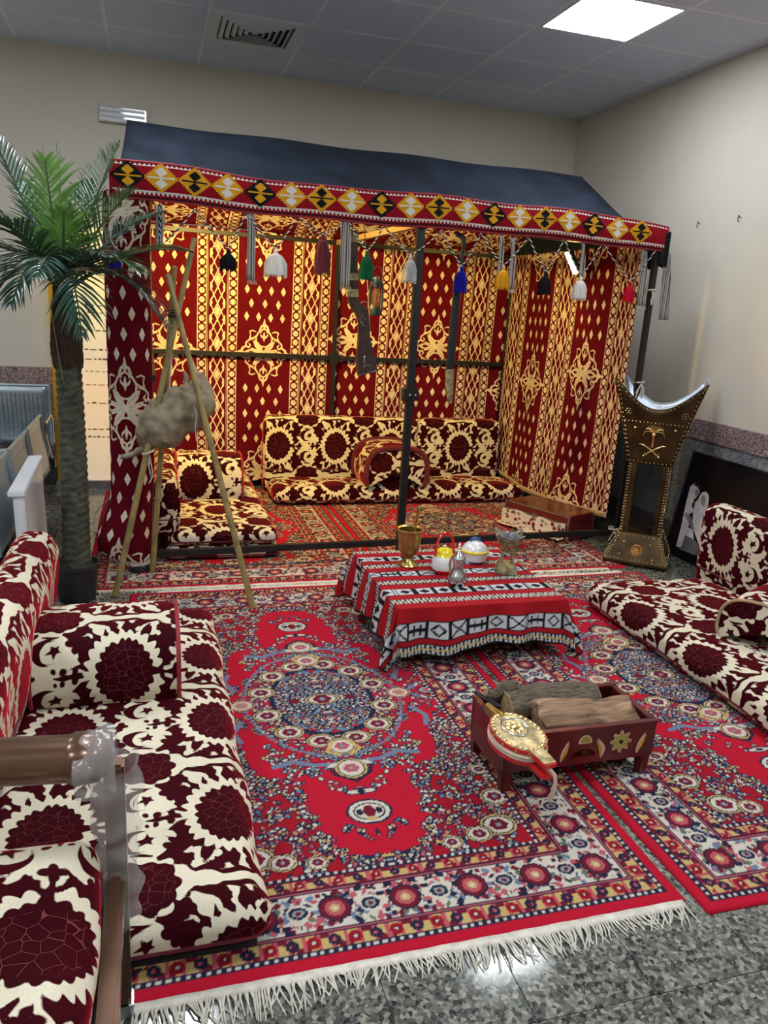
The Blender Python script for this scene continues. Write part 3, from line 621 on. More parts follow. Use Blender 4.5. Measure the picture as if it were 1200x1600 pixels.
for x in xs: MB().box(max(x - .012, XL), min(x + .012, XR), YF, YB, ZC - .001, ZC + .05).build('grid_bar', M['grid'], ce, smooth=0)
for y in ys: MB().box(XL, XR, max(y - .012, YF), min(y + .012, YB), ZC - .0012, ZC + .049).build('grid_bar', M['grid'], ce, smooth=0)
for k, (x, y) in enumerate(sorted(LIGHTS, key=lambda q: (-q[0], -q[1]))):
    fx_ = {2.455: 'on the right', .055: 'over the middle', -2.345: 'on the left'}[x]; fy_ = {4.28: 'over the tent front', 1.88: 'over the front rugs', -.52: 'behind the viewer'}[y]
    lab = 'bright square LED panel light set in the ceiling above the incense burner' if (x, y) == (2.455, 4.28) else f'square LED ceiling panel {fx_}, {fy_}'
    t = thing('ceiling_light', lab, 'ceiling light', (x, y, ZC), 'LED panels in the ceiling grid')
    MB().box(x - .272, x + .272, y - .272, y + .272, ZC - .004, ZC + .01).build('diffuser', M['panel'], t, smooth=0)
    f = MB()
    for a, b, c, d in ((-.286, .286, -.286, -.272), (-.286, .286, .272, .286), (-.286, -.272, -.272, .272), (.272, .286, -.272, .272)): f.box(x + a, x + b, y + c, y + d, ZC - .007, ZC + .02)
    f.build('frame', M['white_metal'], t, smooth=0)
# four-way air diffuser
vx, vy = VENT
t = thing('air_vent', 'white square ceiling air diffuser with nested louvres', 'air vent', (vx, vy, ZC))
MB().box(vx - .285, vx + .285, vy - .285, vy + .285, ZC + .012, ZC + .02).build('backing', M['dark_hole'], t, smooth=0)
f = MB()
for a, b, c, d in ((-.287, .287, -.287, -.225), (-.287, .287, .225, .287), (-.287, -.225, -.225, .225), (.225, .287, -.225, .225)): f.box(vx + a, vx + b, vy + c, vy + d, ZC - .006, ZC + .012)
f.build('frame', M['white_metal'], t, smooth=0)
for k in range(6):
    r1, r0 = .215 - .037 * k, .215 - .037 * k - .024; l = MB()
    if r0 < 0: r0 = 0.
    vs = [(vx + sx * r, vy + sy * r, z) for r, z in ((r1, ZC + .008), (max(r0, .004), ZC - .010)) for sx, sy in ((-1, -1), (1, -1), (1, 1), (-1, 1))]
    l.put(vs, [(i, (i + 1) % 4, 4 + (i + 1) % 4, 4 + i) for i in range(4)]); l.build('louvre', M['white_metal'], t, smooth=0, thick=.0025)
# small fittings on the walls
s0, s1 = yp(154, 166, YB), yp(229, 199, YB)
t = thing('wall_sign', 'clear plastic rectangular sign holder high on the back wall', 'sign', (s0[0], YB, s1[2]))
MB().box(s0[0], s1[0], YB - .045, YB, s1[2], s0[2]).build('housing', M['acrylic'], t, bevel=.004)
for k in range(3):
    z = s1[2] + (s0[2] - s1[2]) * (k + .5) / 3; MB().box(s0[0] + .01, s1[0] - .012, YB - .049, YB - .044, z - .009, z + .009).build('strip', M['white_metal'], t, smooth=0)
for k, q in enumerate(((1094, 350), (1158, 340))):
    p = xp(*q, XR); t = thing('wall_hook', ('small bent wire hook on the right wall, nearer the tent', 'small bent wire hook on the right wall, farther from the tent')[k], 'hook', p, 'wire hooks on the right wall')
    MB().tube([(XR, p[1], p[2]), (XR - .02, p[1], p[2] + .004), (XR - .03, p[1] - .008, p[2] - .014), (XR - .022, p[1] - .010, p[2] - .03)], .0028, 6).build('wire', M['black_metal'], t)
    MB().tube([(XR, p[1] + .012, p[2] + .012), (XR - .012, p[1] + .012, p[2] + .012)], .004, 8).build('screw', M['steel'], t)
# ---------------------------------------------------------------- the tent: frame, cloths, roof, valance
fy = lambda x: 4.22 + .0528 * x                  # the front line runs a little askew
FLc, FRc, BLc, BRc = np.array([0, fy(0), 0]), np.array([3.03, fy(3.03), 0]), np.array([-.01, 6.12, 0]), np.array([2.94, 6.20, 0])
ZT = 1.955
up = lambda p, z: (p[0], p[1], z)
tf = thing('tent_frame', 'black square metal tube frame that carries the tent', 'tent frame', (1.5, 5.2, 0))
FM = np.array([1.445, fy(1.445) + .01, 0]); BM = np.array([1.40, 6.15, 0])
for p, w in ((FLc + np.array([-.075, .03, 0]), .034), (FRc, .034), (BLc, .03), (BRc, .034), (FM, .042), (BM, .030)): MB().bar(up(p, .0125), up(p, ZT), w).build('pole', M['black_metal'], tf, smooth=0, bevel=.003)
bars = [(FLc, FRc, .105, .036), (BLc, BRc, 1.075, .034), (FRc, BRc, 1.065, .034), (FLc, BLc, 1.065, .03), (FLc, FRc, ZT, .03), (BLc, BRc, ZT, .03), (FRc, BRc, ZT, .03), (FLc, BLc, ZT, .03), (FRc, BRc, .10, .03), (FLc, BLc, .10, .03)]
for a, b, z, w in bars: MB().bar(up(a, z), up(b, z), w).build('rail', M['black_metal'], tf, smooth=0, bevel=.003)
MB().bar(up(FM, ZT), up(BM, ZT), .035).build('ridge_beam', M['beam'], tf, smooth=0)
b = MB().box(FM[0] - .045, FM[0] + .045, FM[1] - .03, FM[1] + .03, .975, 1.045).build('clamp', M['black_metal'], tf, bevel=.004)
for dx in (-.01, .025): MB().ball((FM[0] + dx, FM[1] - .034, 1.01), .007).build('bolt', M['steel'], b)
b = MB().box(BM[0] - .035, BM[0] + .035, BM[1] - .028, BM[1] + .028, 1.03, 1.12).build('clamp', M['black_metal'], tf, bevel=.004)
# the pole foot bundled in white tape, below the gathered curtain
p = zp(218, 893, 0); t = thing('pole_foot', 'black weighted pole foot bound with white tape beneath the gathered curtain', 'pole foot', p)
MB(frame_at(p)).lathe([(.052, 0), (.058, .012), (.055, .045), (.03, .06)], n=20).build('weight', M['pot'], t)
fm = frame_at((p[0], p[1], .045), .4)
for k, (a, r, z) in enumerate(((.1, .055, .03), (-.5, .05, .05), (.9, .052, .06))):
    pts = [(r * math.cos(q) * 1.05, r * .75 * math.sin(q), z * .6 + .02 * math.sin(q + a)) for q in np.linspace(0, 6.28, 20)[:-1]]
    MB(fm).tube(pts, .013, 8, .35, closed=True).build('tape', M['white_wool'], t)

CF = curtain_field()
def curtain_sample(u, z, zc): return CF.sample(u, (z - zc) * .885 / .955)
def cloth_grid(name, P, sd, label, cat, thick=.004, group=None):
    """P (ny, nx, 3) points; sd (ny, nx) pattern"""
    ny, nx = sd.shape; base = P.reshape(-1, 3)[P.reshape(-1, 3)[:, 2].argmin()]
    t = thing(name, label, cat, (P[..., 0].mean(), P[..., 1].mean(), P[..., 2].min()), group)
    np_mesh('cloth', P.reshape(-1, 3), quads(ny, nx), {'sdf': sd.ravel()}, M['curtain'], t, thick=thick); return t
# back curtain
nx, nz = 470, 300
x = np.linspace(.0, 2.925, nx); z = np.linspace(.06, 1.99, nz); Xg, Zg = np.meshgrid(x, z)
yb = 6.155 + .0271 * Xg + .010 * np.sin(Xg * 9.3 + .6 * Zg) * (1.3 - .4 * Zg) + .004 * np.sin(Xg * 31 + Zg * 2)
xc = yp(413, 560, 6.17)[0]; u = Xg - xc + .21 + .006 * np.sin(Zg * 2.1)
k = np.floor(u / .725); zc = np.choose(np.clip(k + 1, 0, 4).astype(int), [1.08, 1.085, 1.235, 1.235, .90])
zc = zc - .028 * (Xg - .9)
cloth_grid('back_curtain', np.stack([Xg, yb, Zg], -1), curtain_sample(u, Zg, zc), 'maroon and gold patterned curtain forming the back of the tent', 'curtain')
# right curtain, its hem hitched up and drawn inward at the bottom
ny_ = 290
q = np.linspace(0, 1, ny_); Qg, Wg = np.meshgrid(q, np.linspace(0, 1, nz))
yy = 4.44 + (6.14 - 4.44) * Qg
hem0, hem1 = .20, .16
zz = (hem0 + (hem1 - hem0) * Qg - .05 * np.sin(Qg * 3.14)) * (1 - Wg) + 1.99 * Wg
xx = 2.985 - .075 * Qg + .010 * np.sin(yy * 11 + Wg) - .05 * (1 - Wg) ** 3 * np.sin(Qg * 3.14) 
u = (6.16 - yy) + .42 + .02
kk = np.floor(u / .725); zc = np.choose(np.clip(kk, 0, 3).astype(int), [1.03, .98, 1.12, 1.10])
t = cloth_grid('right_curtain', np.stack([xx, yy, zz], -1), curtain_sample(u, zz, zc), 'maroon and cream patterned curtain on the right side of the tent', 'curtain')
pts = [(xx[0, i], yy[0, i], zz[0, i]) for i in range(0, ny_, 8)]
MB().grid([[(p[0] - .006, p[1], p[2] + dz) for p in pts] for dz in (-.012, .012, .026)]).build('hem', M['hem'], t, thick=.004)
# left curtain
q = np.linspace(0, 1, 170); Qg, Wg = np.meshgrid(q, np.linspace(0, 1, 190)); yy = 4.36 + 1.74 * Qg; zz = .06 + 1.93 * Wg
xx = -.064 + .010 * np.sin(yy * 10) + .010 * Qg
cloth_grid('left_curtain', np.stack([xx, yy, zz], -1), curtain_sample(yy - 4.4, zz, 1.05), 'maroon patterned curtain lining the left side of the tent', 'curtain')
# gathered curtain wrapped round the front left pole
na, nz2 = 110, 300
A, Wg = np.meshgrid(np.linspace(-.35, math.pi + .35, na), np.linspace(0, 1, nz2)); zz = .085 + 1.88 * Wg + .03 * np.cos(A) * (1 - Wg) ** 4
flare = 1 + .30 * np.exp(-((zz - .18) / .13) ** 2)
rx = .112 * flare; ry = .085 * flare
cx = -.112 - .05 * np.exp(-((zz - .15) / .2) ** 2); cy = fy(-.1) + .05
xx = cx - rx * np.cos(A); yy = cy - ry * np.sin(A) + .006 * np.sin(5 * A + 3 * zz)
pp = yp(193, 640, 4.14); u = (A - 1.35) * .125 + .21
cloth_grid('gathered_curtain', np.stack([xx, yy, zz], -1), curtain_sample(u, zz, pp[2]), 'maroon curtain with silver diamonds gathered round the front left pole', 'curtain', .006)
# ceiling lining, swagged
nx2, ny2 = 330, 210
Xg, Yg = np.meshgrid(np.linspace(.01, 2.95, nx2), np.linspace(4.28, 6.12, ny2))
yl = Yg + Xg * .02; zz = 1.985 + .33 * np.clip(1 - np.where(yl < 5.2, (5.2 - yl) / .92, (yl - 5.2) / .96), 0, 1) - .02 * np.sin((Xg * 3 + .3) % 3.14) * np.sin(np.clip((yl - 4.25) / 1.9, 0, 1) * 3.14) + .004 * np.sin(Xg * 15 + Yg * 2) * np.sin(Yg * 5)
cloth_grid('roof_lining', np.stack([Xg, Yg + Xg * .02, zz], -1), CF.sample(Xg * 1.0 + .1, Yg * 1.05), 'red and gold patterned cloth lining the underside of the tent roof', 'cloth')
# canvas roof: front slope, back slope and gable ends
YR, ZR, X0, X1 = 5.2, 2.475, -.115, 2.895
t = thing('tent_roof', 'dark navy canvas gable roof over the tent', 'tent roof', (1.4, 5.2, 2.03))
rows = []
for j in range(26):
    f = j / 25; r = []
    for i in range(60):
        g = i / 59; x = X0 + (X1 - X0) * g - .03 * (1 - g) * abs(1 - 2 * f) 
        if f <= .5: a = f / .5; y = fy(x) + .015 + (YR - fy(x)) * a; zq = 2.04 + (ZR - 2.04) * a - .018 * math.sin(math.pi * a) 
        else: a = (f - .5) / .5; y = YR + (6.24 - YR) * a; zq = ZR + (2.02 - ZR) * a - .015 * math.sin(math.pi * a)
        zq += .005 * math.sin(x * 7 + y * 9) * math.sin(math.pi * f)
        r.append((x, y, zq))
    rows.append(r)
MB().grid(rows).build('canvas', M['canvas'], t, thick=.006)
for i, nm in ((0, 'gable'), (-1, 'gable')):
    pl = [r[i] for r in rows]; m = MB(); n = len(pl); m.put(pl + [(pl[0][0], pl[0][1], 1.97), (pl[-1][0], pl[-1][1], 1.97)], [tuple(range(n)) + (n + 1, n)]); m.build(nm, M['canvas'], t, smooth=0, thick=.006)
# valance: woven band with stepped diamonds
vb = thing('valance', 'red woven valance band with stepped yellow, white and black diamonds along the tent front', 'valance', (1.5, fy(1.5) - .03, 1.93))
def vpt(x, s, o=0.):
    """point on the band: x along, s 0..1 up, o outwards"""
    zb = 1.935 - .010 * math.sin(x * 2.2) + .004 * math.sin(x * 9.); zt = zb + .162 + .006 * math.sin(x * 5 + 1) - .020 * max(0, (x - 2.4) / .7)
    return (x, fy(x) - .034 - o + .010 * math.sin(math.pi * s) * -1 + .004 * math.sin(x * 6), zb + (zt - zb) * s)
VX0, VX1 = -.17, 3.065
m = MB(); NXv = 130
rows = [[vpt(VX0 + (VX1 - VX0) * i / (NXv - 1), s) for i in range(NXv)] for s in np.linspace(0, 1, 9)]
m.grid(rows); m.build('band', M['band'], vb, thick=.006)
for s in (0, 1): MB().tube([vpt(VX0 + (VX1 - VX0) * i / 79, s) for i in range(80)], .006, 6).build('edging', M['red_pipe'], vb)
MB().tube([vpt(VX1, s) for s in (0, .25, .5, .75, 1)], .007, 6).build('edging', M['red_pipe'], vb)
# left return of the band round the corner
MB().grid([[(vpt(VX0, s)[0] + .01 * math.sin(7 * q) - .01, vpt(VX0, s)[1] + q, vpt(VX0, s)[2]) for q in np.linspace(0, .5, 12)] for s in np.linspace(0, 1, 5)]).build('band_return', M['band'], vb, thick=.006)
def zig(name, s0, s1, mat, flip=False, n=150):
    m = MB()
    for k in range(n):
        xa = VX0 + .01 + (VX1 - VX0 - .02) * k / n; xb = VX0 + .01 + (VX1 - VX0 - .02) * (k + 1) / n; xm = (xa + xb) / 2
        a, b2 = (s1, s0) if flip else (s0, s1)
        P = [vpt(xa, a, .0045), vpt(xb, a, .0045), vpt(xm, b2, .0045)]; m.put(P + [(p[0], p[1] + .004, p[2]) for p in P], [(0, 1, 2), (3, 5, 4), (0, 3, 4, 1), (1, 4, 5, 2), (2, 5, 3, 0)])
    o = m.build(name, mat, vb, smooth=0); o['kind'] = 'stuff'
zig('white_zigzag', .10, .215, M['white_wool'], True); zig('black_zigzag', .035, .12, M['black_wool']); zig('white_zigzag', .90, .97, M['white_wool'])
MB().grid([[vpt(VX0 + (VX1 - VX0) * i / 79, s, .0035) for i in range(80)] for s in (.20, .235)]).build('white_line', M['white_wool'], vb, thick=.003)
def stepped(n, w, h):
    """outline of a stepped diamond, n steps"""
    q = [];
    for k in range(n): q += [(w * (k + 1) / n if False else w * (n - k) / n, h * (k) / n), (w * (n - k) / n, h * (k + 1) / n)]
    right = q; pts = right + [(-x, y) for x, y in reversed(right)]
    low = [(-x, -y) for x, y in right] + [(x, -y) for x, y in reversed(right)]
    return pts + low[1:-1] if False else right + [(-x, y) for x, y in reversed(right)] + [(-x, -y) for x, y in right][1:] + [(x, -y) for x, y in reversed(right)][:-1]
def dmesh(polys, h0, h1):
    m = MB(); fr = ((0, 0, 0), (1, 0, 0), (0, 0, 1), (0, -1, 0))
    for p in polys: m.prism(p, h0, h1, fr)
    return m
shift = lambda P, dx, dz: [(a + dx, b + dz) for a, b in P]
DW, DH = .077, .064
d_out = stepped(7, DW, DH); d_mot = [shift(stepped(4, .027, .021), 0, .026), shift(stepped(4, .027, .021), 0, -.026), [(-.062, -.0035), (.062, -.0035), (.062, .0035), (-.062, .0035)]]
cols = [('black_wool', 'gold_wool'), ('gold_wool', 'white_wool'), ('gold_wool', 'black_wool'), ('gold_wool', 'white_wool')]
pxs = [200, 252, 304, 355, 406, 454, 501, 548, 595, 640, 684, 727, 769, 809, 849, 887, 925, 962, 998]
cache = {}
for k, px in enumerate(pxs):
    ymid = np.interp(px, [200, 620, 1030], [290, 318, 368]); X = yp(px, ymid, 4.25)[0]; X = yp(px, ymid, fy(X) - .03)[0]
    c = vpt(X, .60, .006); key = cols[k % 4]
    if key not in cache:
        me = dmesh([d_out], 0, .003).build('diamond', M[key[0]], vb, smooth=0); mm = dmesh(d_mot, .003, .0055).build('motif', M[key[1]], me, smooth=0)
        me.data.transform(Matrix.Translation(Vector(OFF[me.name]))); mm.data.transform(Matrix.Translation(Vector(OFF[me.name]))); cache[key] = (me, mm); d, mo = me, mm
    else:
        d = copy_of(cache[key][0], (0, 0, 0), vb); mo = copy_of(cache[key][1], (0, 0, 0), d)
    tilt = math.atan2(vpt(X + .05, .6)[2] - vpt(X - .05, .6)[2], .1)
    d.location = tuple(np.array(c) - off(vb)); d.rotation_euler = (0, -tilt, .0528)

# twisted cord swags and tassels
att = [(250, 318), (305, 326), (385, 331), (465, 337), (543, 343), (600, 352), (690, 360), (752, 364), (826, 369), (882, 373), (942, 378), (1028, 386)]
low = [(250, 385), (357, 388), (431, 388), (505, 366), (574, 392), (642, 398), (722, 416), (787, 415), (853, 424), (908, 432), (985, 440)]
tas = [None, ('black_wool', 422, 22), ('white_wool', 432, 31), ('maroon', 428, 22), ('green', 437, 20), ('grey', 441, 20), ('blue', 456, 19), ('gold_wool', 451, 23), ('black_wool', 460, 20), ('white_wool', 468, 25), ('crimson', 472, 17)]
M['green'] = mk('green_wool', (.008, .11, .05), .95, var=.2, ns=200, spec=.1); M['grey'] = mk('grey_wool', (.40, .42, .45), .95, var=.1, ns=200, spec=.1); M['blue'] = mk('blue_wool', (.015, .015, .30), .95, var=.2, ns=200, spec=.1); M['crimson'] = mk('crimson_wool', (.50, .008, .03), .95, var=.2, ns=200, spec=.1)
FY = lambda px, py: yp(px, py, fy(yp(px, py, 4.3)[0]) - .024)
gl = thing('rope_garland', 'black and white twisted cord looped in swags below the valance', 'cord', FY(600, 352))
for k, L in enumerate(low):
    a, b2, c = [np.array(FY(*q)) for q in (att[k], L, att[k + 1])]
    path = []
    for p0, p1, sg in ((a, b2, 1), (b2, c, -1)):
        for f in np.linspace(0, 1, 15)[(0 if sg == 1 else 1):]: path.append(p0 + (p1 - p0) * f + np.array([0, 0, -.012 * math.sin(math.pi * f)]))
    for strand, mt in ((0, 'white_wool'), (1, 'black_wool')):
        pts = []; n = len(path) * 4
        for i in range(n):
            f = i / (n - 1) * (len(path) - 1); j = min(int(f), len(path) - 2); p = path[j] + (path[j + 1] - path[j]) * (f - j); ph = i * .75 + strand * math.pi
            pts.append(p + np.array([.0022 * math.cos(ph), .0022 * math.sin(ph), .0012 * math.cos(ph)]))
        MB().tube(pts, .0034, 5).build('strand', M[mt], gl)
names = {'black_wool': 'black', 'white_wool': 'white', 'maroon': 'dark plum', 'green': 'green', 'grey': 'silver grey', 'blue': 'royal blue', 'gold_wool': 'mustard yellow', 'crimson': 'crimson'}
where = {1: 'left of the first white one', 2: 'left of the hanging rifle', 3: 'just left of the hanging rifle', 4: 'in front of the lantern', 5: 'beside the centre pole', 6: 'over the sword hilt', 7: 'right of the sword', 8: 'left of the glowing floodlight', 9: 'right of the glowing floodlight', 10: 'near the right front pole'}
def tassel(k, p, L, w, mt, label):
    t = thing('tassel', label, 'tassel', (p[0], p[1], p[2] - L), 'wool tassels along the tent front'); r = w / 2
    MB().lathe([(.004, L), (.010, L - .006), (.012, L - .016), (.008, L - .024), (r * .55, L - .034), (r * .85, L * .42), (r, L * .12), (r * .95, .006), (r * .5, .004)], (p[0], p[1], p[2] - L), 18).build('skirt', M[mt], t)
    MB().tube([(p[0] + .011 * math.cos(a), p[1] + .011 * math.sin(a), p[2] - .024) for a in np.linspace(0, 6.28, 14)[:-1]], .003, 5, closed=True).build('binding', M[mt], t)
    rg = random.Random(k); s = MB()
    for i in range(46):
        a = rg.uniform(0, 6.28); q = rg.uniform(.85, 1.06) * r; s.tube([(p[0] + r * .6 * math.cos(a), p[1] + r * .6 * math.sin(a), p[2] - .04), (p[0] + q * .98 * math.cos(a), p[1] + q * .98 * math.sin(a), p[2] - L * .55), (p[0] + q * math.cos(a + .06), p[1] + q * math.sin(a + .06), p[2] - L - rg.uniform(-.004, .010))], .0023, 4)
    o = s.build('strands', M[mt], t); o['kind'] = 'stuff'
for k, q in enumerate(tas):
    if q:
        p = FY(*low[k]); pb = FY(low[k][0], q[1]); tassel(k, p, p[2] - pb[2], q[2] * .0037, q[0], f'{names[q[0]]} wool tassel hanging {where[k]}')
p = np.array([-.165, fy(-.16) - .012, 1.70]); MB().tube([tuple(p + (0, 0, -.01)), (p[0], p[1], 1.96)], .004, 6).build('hanging_strand', M['black_wool'], gl); tassel(20, p, .11, .07, 'blue', 'royal blue wool tassel behind the palm fronds at the left corner')
# striped woven straps hanging from the top rail
straps = [(248, 320, 384, 11, 'beside the gathered curtain'), (391, 332, 438, 11, 'between the black and the first white tassel'), (539, 338, 448, 15, 'in front of the rifle barrel'), (783, 368, 432, 8, 'left of the mustard tassel'), (801, 372, 452, 9, 'right of the mustard tassel'), (911, 378, 440, 8, 'above the white tassel by the floodlight'), (1006, 385, 478, 14, 'left of the right front pole'), (1042, 396, 500, 17, 'outside the right front pole')]
for px, y0, y1, w, lab in straps:
    a, b2 = FY(px, y0), FY(px - (px - 600) * .00008 * (y1 - y0) * 1.2, y1); w *= .0037
    t = thing('woven_strap', 'grey striped woven strap hanging ' + lab, 'strap', (b2[0], b2[1], b2[2]), 'striped tie straps along the tent front')
    rows = [[(a[0] + (b2[0] - a[0]) * f + s * w / 2 + .004 * math.sin(f * 5), a[1] + (b2[1] - a[1]) * f + .006 * math.sin(s * 2 + f * 4), a[2] + (b2[2] - a[2]) * f) for s in (-1, -.5, 0, .5, 1)] for f in np.linspace(0, 1, 10)]
    MB().grid(rows).build('ribbon', M['strap'], t, thick=.003)
    e = MB()
    for i in range(7): s = -1 + i / 3; e.tube([(b2[0] + s * w / 2, b2[1], b2[2]), (b2[0] + s * w / 2 * 1.1 + .003, b2[1] - .002, b2[2] - .02)], .0018, 4)
    o = e.build('frayed_end', M['string'], t); o['kind'] = 'stuff'
# knotted white ties on the right front pole
for k, (px, py, lab) in enumerate(((1020, 455, 'upper white cord knotted on the right front pole'), (1002, 600, 'white cord knotted on the right pole behind the incense burner'), (985, 830, 'white cord knotted at the foot of the right pole'))):
    p = yp(px, py, fy(3.) - .035) if k != 2 else np.array([2.985, fy(2.98) - .035, .12]); t = thing('cord_tie', lab, 'cord', (p[0], p[1], p[2] - .08), 'white ties on the tent pole'); rg = random.Random(k)
    MB().tube([(p[0] + .026 * math.cos(a) + .01, p[1] + .034 + .03 * math.sin(a), p[2] + .006 * a / 3) for a in np.linspace(0, 9, 26)], .005, 6).build('wrap', M['string'], t)
    e = MB()
    for i in range(5): dx = rg.uniform(-.03, .03); e.tube([(p[0], p[1], p[2]), (p[0] + dx, p[1] - .012, p[2] - .03), (p[0] + dx * 1.5, p[1] - .006, p[2] - rg.uniform(.06, .10))], .004, 5)
    e.build('loose_ends', M['string'], t)
# dark patterned cloth end over the top right corner
p = np.array([3.075, fy(3.05) + .02, 1.95]); t = thing('corner_scarf', 'black scarf with white lattice folded over the top right tent corner', 'scarf', (p[0], p[1], p[2] - .05))
rows = [[(p[0] + .06 * math.cos(a) - .02, p[1] + .09 * math.sin(a) + .02, p[2] + .09 - .2 * f + .01 * math.sin(4 * a)) for a in np.linspace(-1.7, 1.7, 16)] for f in np.linspace(0, 1, 12)]
o = MB().grid(rows).build('cloth', M['black_wool'], t, thick=.006)
for a in (-.9, -.2, .5): MB().tube([(p[0] - .02 + .066 * math.cos(a + .5 * f), p[1] + .098 * math.sin(a + .5 * f) + .02, p[2] + .08 - .18 * f) for f in np.linspace(0, 1, 8)], .0018, 4).build('white_thread', M['white_wool'], o)
for a in (-.9, -.2, .5): MB().tube([(p[0] - .02 + .066 * math.cos(a + .5 - .5 * f), p[1] + .098 * math.sin(a + .5 - .5 * f) + .02, p[2] + .08 - .18 * f) for f in np.linspace(0, 1, 8)], .0018, 4).build('white_thread', M['white_wool'], o)
# floodlights hung inside the tent
def flood(p, aim, label, size=(.10, .155), face='flood'):
    t = thing('floodlight', label, 'lamp', p, 'warm floodlights inside the tent')
    d = Vector(aim) - Vector(p); q = d.to_track_quat('-Z', 'Y').to_matrix().to_4x4(); Mx = Matrix.Translation(Vector(p)) @ q; w, h = size
    MB(Mx).box(-w / 2 - .008, w / 2 + .008, -h / 2 - .008, h / 2 + .008, 0, .028).build('housing', M['black_metal'], t, bevel=.003)
    MB(Mx).box(-w / 2, w / 2, -h / 2, h / 2, -.003, .002).build('glowing_face', M[face], t, smooth=0)
    MB(Mx).tube([(-w / 2 - .012, 0, .014), (-w / 2 - .014, 0, .05), (0, 0, .07), (w / 2 + .014, 0, .05), (w / 2 + .012, 0, .014)], .004, 6).build('bracket', M['black_metal'], t)
M['flood'] = emitter('floodlight_face', FLOOD_COLOR, FLOOD_STRENGTH * .16); M['flood_strong'] = emitter('strong_floodlight_face', FLOOD_COLOR, FLOOD_STRENGTH)
flood((2.78, 4.98, 1.865), (1.3, 5.35, 1.0), 'glowing warm floodlight hanging at the right inside the tent')
flood((.30, 4.46, 2.010), (.85, 6.1, 1.45), 'warm floodlight tucked behind the valance at the left of the tent', (.16, .075), 'flood_strong')
# ---------------------------------------------------------------- rugs
def rug(name, x0, x1, y0, y1, step, seed, label, fringes=(), z=.010, pal=RP, wave=0., rz=0.):
    w, h = x1 - x0, y1 - y0; C = paint_rug(w, h, step, seed, pal); ny, nx, _ = C.shape
    X, Y = np.meshgrid(np.linspace(x0, x1, nx), np.linspace(y0, y1, ny)); Z = np.full(X.shape, z)
    Z += .0012 * np.sin(X * 17 + Y * 5) * np.sin(Y * 13)
    ex = np.minimum(np.minimum(X - x0, x1 - X), np.minimum(Y - y0, y1 - Y)); Z -= .006 * np.exp(-ex / .004)
    if wave: Y = Y + wave * np.sin((X - x0) / w * 5.5 + seed) ; X = X + wave * .8 * np.sin((Y - y0) * 4 + seed)
    t = thing(name, label, 'rug', ((x0 + x1) / 2, (y0 + y1) / 2, 0))
    V = np.stack([X, Y, Z], -1).reshape(-1, 3)
    # a skirt down to the floor gives the rug its thickness
    per = np.concatenate([np.arange(nx), np.arange(1, ny) * nx + nx - 1, (ny - 1) * nx + np.arange(nx - 2, -1, -1), np.arange(ny - 2, 0, -1) * nx])
    B = V[per].copy(); B[:, 2] = .0008; n0 = len(V); m = len(per); i = np.arange(m); j = (i + 1) % m
    V = np.concatenate([V, B]); Fq = np.concatenate([quads(ny, nx), np.stack([per[i], n0 + i, n0 + j, per[j]], -1)]); CC = np.concatenate([C.reshape(-1, 3), C.reshape(-1, 3)[per]])
    np_mesh('pile', V, Fq, {'col': CC}, M['rug'], t)
    for side, ln, xa, xb in fringes:
        rg = random.Random(seed); yb = y0 if side == 'front' else y1; sg = -1 if side == 'front' else 1; m = MB()
        wv = lambda x: wave * math.sin((x - x0) / w * 5.5 + seed)
        b = MB(); b.grid([[(x, yb + wv(x) + sg * q, .007 + .003 * math.sin(x * 60) * .3) for x in np.linspace(xa, xb, 60)] for q in (-.002, .012, .022)]); b.build('fringe_band', M['fringe'], t, thick=.006)
        n = int((xb - xa) / .0062)
        for k in range(n):
            x = xa + (xb - xa) * k / n; L = ln * rg.uniform(.55, 1.15) * (1 + .25 * math.sin(x * 9)); dx = rg.gauss(0, .016) + .012 * math.sin(x * 23); hz = rg.uniform(.004, .014)
            b0 = yb + wv(x) + sg * .018
            m.tube([(x, b0, .008), (x + dx * .35, b0 + sg * L * .5, hz), (x + dx, b0 + sg * L, .0025)], (.0026, .0022, .0014), 4)
        o = m.build('fringe', M['fringe'], t); o['kind'] = 'stuff'
    return t
rug('persian_rug', -.13, 1.352, 1.405, 3.87, .0045, 3, 'red medallion rug with white fringe between the left mattress and the firewood tray', [('front', .060, -.12, 1.34), ('back', .03, .0, 1.33)], .011)
rug('persian_rug', 1.378, 2.86, 1.345, 3.85, .0047, 8, 'red medallion rug on the right, partly under the right mattress', [('back', .03, 1.40, 2.75)], .010, wave=.006)
WP = {k: tuple(c) for k, c in RP.items()}
rug('persian_rug', -.36, 1.235, 3.935, 6.10, .0085, 5, 'red bordered rug under the left half of the tent', [('front', .03, -.3, 1.22)], .009)
rug('persian_rug', 1.262, 2.84, 3.945, 6.10, .0085, 6, 'red bordered rug under the right half of the tent', [('front', .03, 1.28, 2.70)], .009)

